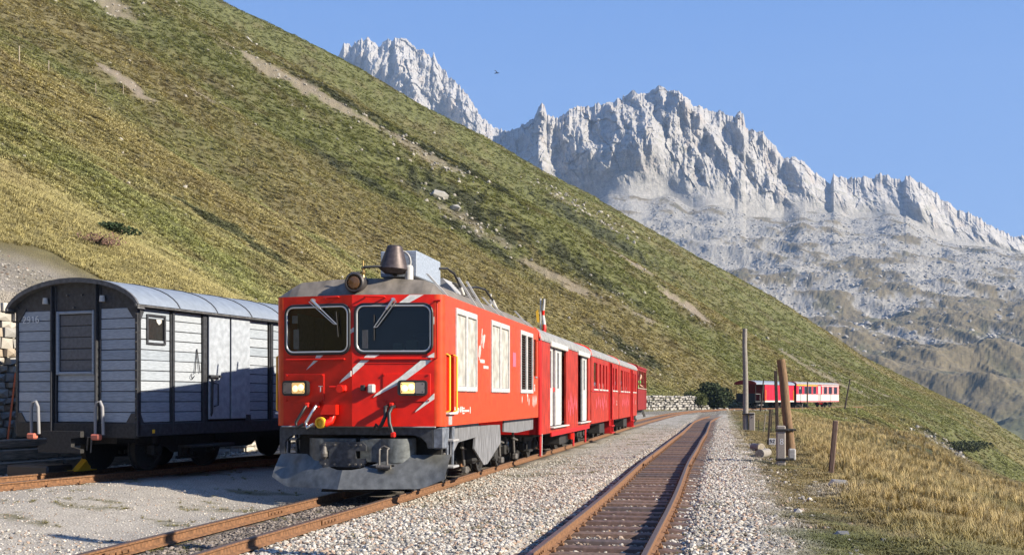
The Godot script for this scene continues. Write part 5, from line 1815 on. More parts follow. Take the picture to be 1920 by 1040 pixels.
	part("coupler", MB.new().prism(polyline([[-0.42, 0.72], [0.42, 0.72], [0.42, 0.62], [0.22, 0.60], [0.22, 0.46], [0.42, 0.42], [0.42, 0.36], [-0.5, 0.36], [-0.5, 0.46], [-0.3, 0.52], [-0.3, 0.6], [-0.42, 0.62]]), V(0, 0, -0.25), Vector3.RIGHT, Vector3.UP, 0.08), M.iron, W)
	part("drawbar", MB.new().box(V(0, 0.55, 0.2), Vector3(0.2, 0.16, 0.8), 0.02), M.iron, W)
	for x in [-0.80, 0.60]:
		var h := part("brake_hose", MB.new().tube([V(x - 0.08, 0.62, -0.10), V(x - 0.06, 1.1, -0.12), V(x - 0.02, 1.2, -0.13), V(x + 0.05, 1.21, -0.13), V(x + 0.09, 1.12, -0.12), V(x + 0.09, 0.66, -0.10)], 0.026, 8), M.hose_grey, W)
		part("hose_end", MB.new().box(V(x - 0.04, 0.62, -0.12), Vector3(0.18, 0.10, 0.1), 0.02), M.hose_red, h)
	part("coupling_loop", MB.new().tube([V(0.34, 0.4, -0.1), V(0.42, 0.62, -0.16), V(0.5, 0.62, -0.16), V(0.44, 0.36, -0.12)], 0.014, 6), M.iron_light, W)
	for d in [1.9, 7.1]:
		bogie(W, d, 1.62, 0.36, 0.0, 1.25)
	part("brake_cylinder", MB.new().cyl(V(0.3, 0.5, 3.3), V(0.3, 0.5, 4.4), 0.2, 12), M.iron, W)
	part("frame_beam", MB.new().box(V(0, 0.6, Ln / 2), Vector3(1.4, 0.2, Ln - 0.4)), M.iron, W)
	var nb := lettering("2916", 0.16, M.chalk, W, V(-0.985, 2.615, -0.012), 0.0, "Droid Sans Mono", 0.005)

# ---------- the two vehicles far off on the curve ----------
func build_far_cars() -> void:
	var yaw := -0.4433
	var C := Vector3(2.67, 0.36, -128.7)
	var g := thing("goods_wagon", "bright red boarded wagon with a roofed open platform, on the far curve", "railway wagon", C, yaw)
	var Ln := 11.6
	for s in [-1.0, 1.0]:
		side(g, s, 2.6, Ln, 0.92, 2.85, [], M.red_far, 1.3)
		for k in 10:
			var bx := MB.new().box(V(s * 1.31, 1.88, 3.05 + 0.9 * k), Vector3(0.03, 1.9, 0.86), 0.02)
			part("board", bx, M.red_far, g)
		part("bottom_rail", MB.new().box(V(s * 1.31, 0.82, 7.1), Vector3(0.06, 0.2, 9.0), 0.01), M.panel_white, g)
		for d in [0.1, 2.5]:
			part("platform_post", MB.new().cyl(V(s * 1.22, 0.8, d), V(s * 1.22, 2.85, d), 0.035, 6), M.iron, g)
		part("step", MB.new().box(V(s * 1.25, 0.42, 1.3), Vector3(0.3, 0.05, 1.4)), M.panel_grey, g)
		part("railing", MB.new().tube([V(s * 1.22, 1.7, 0.1), V(s * 1.22, 1.7, 1.4), V(s * 1.22, 0.9, 1.4)], 0.025, 6), M.panel_grey, g)
		for d in [2.75, 11.4]:
			part("handrail", MB.new().cyl(V(s * 1.36, 0.9, d), V(s * 1.36, 2.2, d), 0.035, 6), M.yellow, g)
	coach_end(g, 2.6, 0.92, 3.1, M.red_dark, 1.28)
	coach_end(g, Ln, 0.92, 2.85, M.red_dark, 1.28)
	var rf := MB.new()
	rf.loft(arc_profile(1.42, 2.82, 3.32, 12), 0.1, -Ln - 0.1, true, true)
	part("roof", rf, M.van_roof, g)
	part("roof_edge", MB.new().loft(arc_profile(1.43, 2.80, 3.33, 12), 0.14, 0.1, true, true), M.red_dark, g)
	part("platform_end", MB.new().box(V(0, 1.3, 0.08), Vector3(2.3, 0.9, 0.05)), M.iron, g)
	part("platform", MB.new().box(V(0, 0.8, Ln / 2), Vector3(2.5, 0.16, Ln)), M.iron, g)
	bogie(g, 2.4, 1.6, 0.36, 0.0, 1.1)
	bogie(g, 9.4, 1.6, 0.36, 0.0, 1.1)
	var dir := Vector3(-sin(yaw), 0, -cos(yaw))
	var w := thing("passenger_coach", "white and red coach with a yellow stripe over its windows, on the far curve", "railway coach", C + dir * 12.5, yaw)
	Ln = 15.4
	var wins := [[0.7, 1.75, 1.9, 2.75], [2.6, 1.75, 3.5, 2.75], [4.0, 1.75, 5.2, 2.75], [5.7, 1.75, 6.8, 2.75], [9.6, 1.75, 10.8, 2.75], [11.4, 1.75, 12.7, 2.75], [13.4, 1.75, 14.7, 2.75]]
	for s in [-1.0, 1.0]:
		side(w, s, 0.0, Ln, 1.7, 3.0, wins + [[7.5, 1.74, 8.6, 2.9]], M.red_far, 1.3)
		side(w, s, 0.0, Ln, 0.72, 1.7, [[7.5, 0.74, 8.6, 1.69]], M.panel_white, 1.3)
		for h in wins:
			pane(w, s, h, 1.27, M.panel_grey, M.glass_dark)
		part("stripe", MB.new().box(V(s * 1.305, 2.86, 3.7), Vector3(0.012, 0.10, 7.2)), M.yellow, w)
		part("stripe", MB.new().box(V(s * 1.305, 2.86, 12.0), Vector3(0.012, 0.10, 6.6)), M.panel_white, w)
		part("lower_band", MB.new().box(V(s * 1.306, 0.8, Ln / 2), Vector3(0.014, 0.1, Ln)), M.red_far, w)
		part("door", MB.new().box(V(s * 1.24, 1.8, 8.05), Vector3(0.03, 2.1, 1.06)), M.panel_grey, w)
		for q in [[8.95, 9.5], [10.9, 11.3], [12.8, 13.3], [14.75, 15.3]]:
			part("pillar", MB.new().box(V(s * 1.305, 2.25, (q[0] + q[1]) / 2), Vector3(0.012, 1.1, (q[1] - q[0]) * 0.45)), M.panel_white, w)
		part("entrance_step", MB.new().box(V(s * 1.3, 0.5, 8.05), Vector3(0.35, 0.06, 1.2), 0.01), M.red, w)
		for k in 3:
			part("roundel", MB.new().cyl(V(s * 1.30, 2.5, 1.2), V(s * 1.31, 2.5, 1.2), 0.16, 12), M.panel_white, w) if k == 0 else null
	coach_end(w, 0.03, 0.72, 3.0, M.red_dark, 1.27)
	coach_end(w, Ln - 0.03, 0.72, 3.0, M.red_far, 1.27)
	coach_roof(w, -0.05, Ln + 0.05, 1.32, 3.0, 3.36, M.roof_grey, M.red_far)
	part("floor", MB.new().box(V(0, 0.8, Ln / 2), Vector3(2.4, 0.1, Ln - 0.1)), M.iron, w)
	part("bellows", MB.new().box(V(0, 1.9, -0.35), Vector3(1.4, 2.1, 0.6), 0.05), M.rubber, w)
	bogie(w, 2.4, 1.8, 0.36, 0.0, 1.2)
	bogie(w, 13.0, 1.8, 0.36, 0.0, 1.2)

# ---------- poles, posts, walls, plants ----------
func ground(x: float, n: float, sink := 0.05) -> Vector3:
	return Vector3(x, land(x, n) - sink, -n)

func wood_pole(t: Node3D, a: Vector3, b: Vector3, r0: float, r1: float, m: Material, called := "shaft", rng_seed := 1) -> MeshInstance3D:
	var rng := RandomNumberGenerator.new()
	rng.seed = rng_seed
	var pts := []
	for i in 7:
		var k := i / 6.0
		pts.append(a.lerp(b, k) + Vector3(rng.randf_range(-0.1, 0.1), 0, rng.randf_range(-0.1, 0.1)) * r0)
	return part(called, MB.new().tube(pts, r0, 12, r1), m, t)

func build_posts() -> void:
	# telegraph pole lashed to a concrete stub
	var a := thing("telegraph_pole", "tall grey wooden pole strapped to a short concrete stub, beside the track end", "telegraph pole", ground(1.18, 56.0))
	wood_pole(a, Vector3(0, 0.02, 0), Vector3(-0.06, 5.3, 0), 0.145, 0.115, M.wood_grey, "shaft", 3)
	part("concrete_stub", MB.new().box(Vector3(0.30, 0.5, 0.05), Vector3(0.30, 1.0, 0.26), 0.03), M.concrete, a)
	for y in [0.06, 0.93]:
		part("strap", MB.new().box(Vector3(0.12, y, 0.05), Vector3(0.62, 0.07, 0.34), 0.015), M.iron, a)
	part("bolt_hole", MB.new().cyl(Vector3(0.30, 0.75, 0.15), Vector3(0.30, 0.75, 0.19), 0.04, 10), M.iron, a)
	# leaning cut-off pole clamped to a concrete post
	var b := thing("pole_stump", "thick brown sawn-off pole clamped behind a concrete post numbered 8", "pole", ground(1.42, 27.5))
	wood_pole(b, Vector3(0.28, 0.3, -0.28), Vector3(0.04, 2.72, -0.3), 0.122, 0.105, M.wood_brown, "shaft", 4)
	var cp := MB.new()
	cp.box(Vector3(0.02, 0.5, 0), Vector3(0.22, 1.12, 0.2), 0.025)
	part("concrete_post", cp, M.concrete, b)
	for y in [0.22, 0.95]:
		var c := MB.new()
		c.box(Vector3(0.05, y, 0.0), Vector3(0.32, 0.06, 0.25), 0.012)
		c.box(Vector3(0.22, y + 0.0, -0.22), Vector3(0.24, 0.06, 0.44), 0.012)
		c.cyl(Vector3(0.3, y, -0.2), Vector3(0.40, y, -0.2), 0.026, 8)
		part("clamp", c, M.iron, b)
	part("foot_block", MB.new().box(Vector3(0.30, 0.33, -0.2), Vector3(0.18, 0.3, 0.2), 0.03), M.panel_grey, b)
	lettering("8", 0.2, M.chalk, b, Vector3(0.03, 0.66, 0.1), 0.0, "Droid Sans", 0.006)
	var c := thing("rail_post", "thin dark post just left of the thick brown pole", "post", ground(1.71, 34.5))
	part("shaft", MB.new().box(Vector3(-0.03, 1.3, 0), Vector3(0.10, 2.7, 0.08), 0.01, Basis(Vector3(0, 0, 1), 0.03)), M.wood_dark, c)
	# distance sign
	var s := thing("number_sign", "small white number sign 52 on a thin dark stake", "sign", ground(1.60, 38.8))
	part("stake", MB.new().box(Vector3(0.02, 0.66, 0), Vector3(0.07, 1.42, 0.06), 0.008, Basis(Vector3(0, 0, 1), -0.06)), M.wood_dark, s)
	part("plate", MB.new().box(Vector3(0.13, 0.22, 0.045), Vector3(0.23, 0.22, 0.012), 0.003), M.white, s)
	lettering("52", 0.17, M.rubber, s, Vector3(0.13, 0.225, 0.054), 0.0, "Droid Sans", 0.004, "digits", 700)
	part("foot_plate", MB.new().box(Vector3(0.13, 0.04, 0.04), Vector3(0.2, 0.1, 0.03), 0.01), M.panel_grey, s)
	# fence post close by
	var f := thing("fence_post", "square weathered fence post leaning right in the tall dry grass", "fence post", ground(2.36, 24.6, 0.12))
	part("shaft", MB.new().box(Vector3(0.05, 0.66, 0), Vector3(0.11, 1.36, 0.10), 0.02, Basis(Vector3(0, 0, 1), -0.085)), M.wood_brown2, f)
	# bits of fence beyond
	var st := [["short thin stake, leftmost of the row behind the sign", 1.72, 52.9, 0.72, 0.03, 0.02], ["pale leaning stake, second from the left in the row behind the sign", 2.06, 54.5, 1.05, 0.055, -0.11], ["thin stake set farthest back in the row behind the sign", 2.75, 64.0, 1.0, 0.04, -0.02], ["dark leaning stake just right of the pale one behind the sign", 2.35, 53.5, 1.25, 0.05, -0.06]]
	for q in st:
		var t := thing("fence_stake", q[0], "stake", ground(q[1], q[2]), 0.0, "stakes of a broken fence")
		part("shaft", MB.new().box(Vector3(0, q[3] / 2, 0), Vector3(q[4], q[3], q[4]), 0.008, Basis(Vector3(0, 0, 1), q[5])), M.wood_pale if q[4] > 0.05 else M.wood_dark, t)
	var far := [["tall thin leaning pole in front of the red boarded wagon", 3.9, 114.0, 3.5, 0.08, -0.09], ["thin dark pole in front of the white and red coach", 10.6, 140.5, 3.6, 0.1, -0.01], ["thin dark pole leaning right, just beyond the white and red coach", 16.2, 150.0, 4.2, 0.11, -0.17]]
	for q in far:
		var t := thing("wire_pole", q[0], "pole", ground(q[1], q[2]), 0.0, "thin poles along the far curve")
		wood_pole(t, Vector3(-q[3] * q[5] * 0.0, 0, 0), Vector3(-q[3] * q[5], q[3], 0), q[4], q[4] * 0.8, M.wood_dark, "shaft", int(q[1]))
	for q in [["pale short stake below the left end of the far white coach", 9.4, 132.0, 1.0], ["pale short stake right of the far white coach", 17.3, 146.0, 1.1]]:
		var t := thing("fence_stake", q[0], "stake", ground(q[1], q[2]), 0.0, "stakes of a broken fence")
		part("shaft", MB.new().box(Vector3(0, q[3] / 2, 0), Vector3(0.09, q[3], 0.09), 0.01), M.wood_pale, t)
	for q in [["lowest and leftmost of the thin stakes high on the hillside", -49.1, 67.6], ["thick pale stake on the hillside, second from the left", -55.0, 79.5], ["third thin stake from the left on the hillside", -70.7, 110.9], ["rightmost of the thin stakes on the hillside", -70.0, 115.5]]:
		var t := thing("hill_stake", q[0], "stake", ground(q[1], q[2]), 0.0, "fence stakes on the hillside")
		part("shaft", MB.new().box(Vector3(0, 0.6, 0), Vector3(0.07, 1.3, 0.07), 0.01), M.wood_pale, t)
	# cut logs
	for q in [["short grey log lying on the verge, farther of the two", 1.08, 34.6, 0.55, 0.13, 0.45], ["longer grey log lying on the verge, nearer of the two", 1.12, 30.4, 1.0, 0.125, -0.25]]:
		var t := thing("log", q[0], "log", Vector3(q[1], land(q[1], q[2]) + q[4] - 0.02, -q[2]), q[5], "cut logs on the verge")
		part("trunk", MB.new().tube([Vector3(0, 0.02, q[3] / 2), Vector3(0.01, 0, 0), Vector3(0, 0.01, -q[3] / 2)], q[4], 14, q[4] * 0.95), M.wood_grey, t)
		part("cut_face", MB.new().lathe([Vector2(q[4] * 0.93, 0), Vector2(q[4] * 0.5, 0.004), Vector2(0, 0.006)], Vector3(0, 0.02, q[3] / 2 + 0.002), Vector3(0, 0, 1), 14), M.wood_pale, t)
	# pole just out of the picture on the right, whose long shadow crosses the tracks
	var o := thing("telegraph_pole", "tall wooden pole standing right of the near track, just outside the picture", "telegraph pole", ground(2.85, 8.9, 0.2))
	wood_pole(o, Vector3.ZERO, Vector3(0, 6.0, 0), 0.12, 0.10, M.wood_grey, "shaft", 8)

func rough_stone(sd: int) -> ArrayMesh:
	var rng := RandomNumberGenerator.new()
	rng.seed = sd
	var m := MB.new()
	var c := []
	for x in [-0.5, 0.5]:
		for y in [-0.5, 0.5]:
			for z in [-0.5, 0.5]:
				c.append(Vector3(x, y, z) * Vector3(rng.randf_range(0.75, 1.0), rng.randf_range(0.7, 1.0), rng.randf_range(0.8, 1.0)))
	var fc := Vector3(rng.randf_range(-0.15, 0.15), rng.randf_range(-0.15, 0.15), 0.5 + rng.randf_range(0.02, 0.12))
	var q := func(i): return c[i]
	var f := [1, 5, 7, 3]
	for i in 4:
		m.tri(c[f[i]], c[f[(i + 1) % 4]], fc)
	m.quad(c[0], c[2], c[6], c[4])
	m.quad(c[2], c[3], c[7], c[6])
	m.quad(c[0], c[4], c[5], c[1])
	m.quad(c[4], c[6], c[7], c[5])
	m.quad(c[0], c[1], c[3], c[2])
	return m.mesh()

func build_walls() -> void:
	var rng := RandomNumberGenerator.new()
	rng.seed = 17
	var st := []
	for i in 8:
		st.append(rough_stone(100 + i))
	# retaining wall behind the grey van; runs along the siding
	var w := thing("stone_wall", "high dry stone retaining wall behind the grey van", "stone wall", WAGON_AT + Vector3(0, -0.4, 0), WAGON_YAW)
	part("core", MB.new().box(V(-3.62, 1.7, 8.5), Vector3(0.6, 3.5, 24.0)), M.wall_core, w)
	var y := 0.0
	var rest := [[], []]
	var n_parts := 0
	while y < 3.4:
		var h := rng.randf_range(0.12, 0.22)
		var d := -3.4
		while d < 19.0:
			var l := rng.randf_range(0.16, 0.42)
			var sz := Vector3(l * 1.02, h * 1.04, 0.34)
			var B := Basis(Vector3.UP, PI / 2 + rng.randf_range(-0.06, 0.06)) * Basis(Vector3(0, 0, 1), rng.randf_range(-0.05, 0.05)) * Basis.from_scale(sz)
			var at := V(-3.33 + rng.randf_range(-0.05, 0.06), y + h / 2, d + l / 2)
			if d > 0.9 and d < 5.4 and n_parts < 295:
				var o := part("stone", st[rng.randi() % 8], [M.stone_a, M.stone_b, M.stone_c][rng.randi() % 3], w)
				o.transform = Transform3D(B, at)
				n_parts += 1
			else:
				rest[0].append(Transform3D(B, at))
				rest[1].append(Color(0.40, 0.375, 0.33) * rng.randf_range(0.6, 1.15))
			d += l
		y += h
	scatter("far_stones", st[3], M.pebble, rest[0], rest[1], w)
	# old sleepers stacked at its foot
	var bm := thing("timber_stack", "long weathered timbers stacked at the foot of the wall, left of the van", "timber", WAGON_AT + Vector3(0, -0.15, 0), WAGON_YAW)
	for q in [[0.13, -2.3, 0.26], [0.37, -2.42, 0.22], [0.57, -2.5, 0.18]]:
		for k in 2:
			part("beam", MB.new().box(V(q[1], q[0], 0.4 + 3.1 * k), Vector3(0.24, q[2] - 0.02, 3.05), 0.02, Basis(Vector3.UP, rng.randf_range(-0.015, 0.015))), M.wood_old, bm)
	# dark slab and yellow chock on the siding, red pole against the wall
	var sl := thing("concrete_slab", "dark flat slab lying beside the siding, left of the van", "slab", WAGON_AT + Vector3(0, -0.12, 0), WAGON_YAW)
	part("slab", MB.new().box(V(-1.15, 0.12, 0.35), Vector3(0.95, 0.2, 0.6), 0.03), M.box_dark, sl)
	var ck := thing("wheel_chock", "yellow wheel chock on the rail under the grey van", "wheel chock", WAGON_AT, WAGON_YAW)
	part("wedge", MB.new().prism(polyline([[0, 0.0], [0.3, 0.0], [0.3, 0.2], [0.24, 0.2]]), V(-0.62, 0.0, 0.55), Vector3(0, 0, -1), Vector3.UP, 0.14), M.yellow, ck)
	part("base_plate", MB.new().box(V(-0.55, -0.005, 0.72), Vector3(0.2, 0.02, 0.5), 0.004), M.yellow, ck)
	var rp := thing("marker_rod", "thin orange red rod leaning against the stone wall", "rod", WAGON_AT, WAGON_YAW)
	part("shaft", MB.new().cyl(V(-2.95, 0.4, 1.3), V(-3.08, 1.75, 1.62), 0.02, 6), M.orange, rp)
	# low wall far behind the train
	var lw := thing("low_wall", "low pale stone wall across the end of the yard, right of the train", "stone wall", Vector3(-8.6, 0.0, -113.5))
	var b := Vector3(-1.6, 0.0, -125.6) - Vector3(-8.6, 0.0, -113.5)
	var L := b.length()
	var yaw := atan2(-b.z, b.x)
	var xs := [[], []]
	for tier in [[0.0, 0.75, 0.0, L * 0.98, 0.0], [0.7, 1.75, 0.0, L * 0.86, -0.4]]:
		var yy: float = tier[0]
		while yy < tier[1]:
			var h := rng.randf_range(0.22, 0.36)
			var x: float = tier[2]
			while x < tier[3] - 0.8 * yy * rng.randf():
				var l := rng.randf_range(0.3, 0.8)
				xs[0].append(Transform3D(Basis(Vector3.UP, yaw) * Basis.from_scale(Vector3(l, h, 0.5)), Basis(Vector3.UP, yaw) * Vector3(x + l / 2, yy + h / 2 - 0.1 + rng.randf_range(-0.06, 0.06), tier[4] + rng.randf_range(-0.12, 0.12))))
				xs[1].append(Color(0.29, 0.275, 0.25) * rng.randf_range(0.5, 1.15))
				x += l
			yy += h
	scatter("stones", st[5], M.pebble, xs[0], xs[1], lw)

func leafy(t: Node3D, c: Vector3, r: Vector3, n: int, size: float, col: Color, rng: RandomNumberGenerator) -> void:
	var m := MB.new()
	m.col = Color.WHITE
	m.quad(Vector3(-0.5, 0, 0), Vector3(0, 0.02, -0.35), Vector3(0.5, 0, 0), Vector3(0, 0.02, 0.35))
	m.quad(Vector3(0, -0.4, 0.1), Vector3(0.3, 0, 0.1), Vector3(0, 0.5, 0), Vector3(-0.3, 0, 0))
	var X := []
	var C := []
	var lobes := []
	for i in 9:
		lobes.append(Vector3(rng.randf_range(-0.6, 0.6), rng.randf_range(-0.1, 0.55), rng.randf_range(-0.6, 0.6)))
	for i in n:
		var lb: Vector3 = lobes[rng.randi() % 9]
		var d := Vector3(rng.randfn(), rng.randfn(), rng.randfn()).normalized() * pow(rng.randf(), 0.4) * 0.5
		var p := c + (lb + d) * r
		if p.y < 0.0:
			continue
		X.append(Transform3D(Basis.from_euler(Vector3(rng.randf() * TAU, rng.randf() * TAU, rng.randf() * TAU)).scaled(Vector3.ONE * size * rng.randf_range(0.6, 1.4)), p))
		C.append(col * rng.randf_range(0.6, 1.5))
	scatter("foliage", m.mesh(), M.leaf, X, C, t)
	var s := MB.new()
	for lb in lobes:
		s.tube([Vector3(c.x, 0, c.z), c + lb * r * 0.5, c + lb * r], 0.06, 5, 0.015)
	part("stem", s, M.wood_dark, t)

func build_plants() -> void:
	var rng := RandomNumberGenerator.new()
	rng.seed = 44
	for q in [["large dark green bush beside the red boarded wagon", -0.6, 128.5, Vector3(2.4, 2.3, 2.0), 5200, 0.26, Color(0.035, 0.05, 0.018)], ["smaller olive bush at the end of the low wall", -3.3, 124.5, Vector3(1.6, 1.5, 1.4), 2400, 0.22, Color(0.07, 0.08, 0.022)], ["low dark juniper mat on the hillside above the grey van", -19.5, 31.5, Vector3(0.9, 0.22, 1.2), 900, 0.09, Color(0.03, 0.05, 0.02)], ["purple brown heather clump on the hillside above the grey van", -17.4, 27.4, Vector3(1.1, 0.26, 0.9), 700, 0.06, Color(0.17, 0.10, 0.08)], ["dark shrub on the rocky brink at the far right", 36.5, 180.0, Vector3(6.0, 1.3, 6.0), 3000, 0.34, Color(0.055, 0.065, 0.024)]]:
		var t := thing("bush", q[0], "bush", ground(q[1], q[2], 0.05))
		leafy(t, Vector3(0, q[3].y * 0.35, 0), q[3], q[4], q[5], q[6], rng)

func build_rocks() -> void:
	var rng := RandomNumberGenerator.new()
	rng.seed = 71
	var pm := []
	for i in 6:
		pm.append(pebble(200 + i, 0.8))
	# rubble down the scars and cliffs of the hill: too many to tell apart
	var X := [[], [], []]
	var C := [[], [], []]
	for q in [[-81, 181, 16, 4, 130, 0.7], [-66, 161, 14, 4, 110, 0.6], [-47, 163, 12, 6, 170, 0.9], [-36, 149, 9, 6, 150, 0.8], [-32, 240, 12, 9, 130, 1.2], [-28, 234, 12, 6, 90, 1.2], [-15, 176, 5, 3, 60, 0.5], [-16, 154, 8, 5, 90, 0.6], [-11, 133, 6, 4, 80, 0.45], [21, 130, 7, 3, 420, 0.30], [27, 138, 7, 3, 420, 0.34], [17, 138, 6, 2, 200, 0.25], [37, 173, 7, 7, 420, 1.0], [29, 287, 10, 3, 60, 0.9], [9, 198, 8, 4, 60, 0.5], [16, 194, 8, 4, 80, 0.5], [-95, 150, 8, 5, 80, 0.8], [-72, 119, 4, 2, 20, 0.5], [-4, 169, 8, 4, 60, 0.5], [-60, 152, 10, 6, 60, 0.6], [3, 127, 3, 2, 40, 0.4], [-1, 124, 3, 2, 60, 0.45]]:
		for i in q[4]:
			var x: float = q[0] + rng.randfn() * q[2] * 0.5
			var n: float = q[1] + rng.randfn() * q[3] * 0.5
			var r: float = q[5] * 0.42 * pow(rng.randf(), 2.5) + 0.06
			var k := rng.randi() % 3
			X[k].append(Transform3D(Basis.from_euler(Vector3(rng.randf(), rng.randf() * TAU, rng.randf())).scaled(Vector3.ONE * r), Vector3(x, land(x, n) + r * 0.2, -n)))
			C[k].append(Color(0.29, 0.27, 0.235) * rng.randf_range(0.6, 1.2))
	for i in 600:
		var D := 40.0 * pow(7.0, rng.randf())
		var a := deg_to_rad(rng.randf_range(-27, 27)) - TH
		var x := D * sin(a)
		var n := D * cos(a)
		if look(foot_t, n) - x < 2.0:
			continue
		var r := 0.04 + 0.22 * pow(rng.randf(), 3.0) * D / 100.0
		X[i % 3].append(Transform3D(Basis.from_euler(Vector3(rng.randf(), rng.randf() * TAU, rng.randf())).scaled(Vector3.ONE * r), Vector3(x, land(x, n) + r * 0.2, -n)))
		C[i % 3].append(Color(0.28, 0.26, 0.22) * rng.randf_range(0.7, 1.2))
	for k in 3:
		scatter("rubble", pm[k], M.pebble, X[k], C[k])
	# boulders one can point at
	var bl := [["pale boulder standing out in the dark gully high on the slope", -40.6, 151.3, 1.15], ["smaller pale boulder just right of the big one in the gully", -38.2, 150.0, 0.8], ["flat pale stone at the bottom right, in the dry grass", 3.0, 17.6, 0.11], ["long pale stone on the dark tussock right of the ballast", 2.15, 20.8, 0.16], ["white stone in the straw right of the thick brown pole", 3.3, 33.0, 0.16], ["pale stone at the left edge of the meadow below the tussock", 1.05, 15.5, 0.10], ["grey stone near the bottom edge beside the ballast", 1.4, 13.2, 0.09], ["boulder at the top of the long bare scar on the hill", -88.0, 186.0, 1.3]]
	for q in bl:
		var t := thing("boulder", q[0], "boulder", Vector3(q[1], land(q[1], q[2]) + q[3] * 0.25, -q[2]), rng.randf() * 3.0)
		var o := part("stone", pm[rng.randi() % 6], M.stone_b, t)
		o.scale = Vector3(q[3] * 1.5, q[3], q[3])

func build_bird() -> void:
	var b := thing("bird", "small dark bird in the blue sky above the ridge", "bird", Vector3(-24.9, 38.1, -117.4))
	var m := MB.new()
	m.tube([Vector3(-0.28, 0, 0), Vector3(-0.1, 0.02, 0), Vector3(0.12, 0.03, 0), Vector3(0.24, 0.02, 0)], 0.05, 8, 0.03)
	for s in [-1.0, 1.0]:
		m.tri(Vector3(-0.08, 0.03, 0), Vector3(0.1, 0.03, 0), Vector3(-0.05, 0.16, s * 0.5))
		m.tri(Vector3(-0.05, 0.16, s * 0.5), Vector3(0.1, 0.03, 0), Vector3(-0.18, 0.1, s * 0.85))
	part("body", m, M.rubber, b)

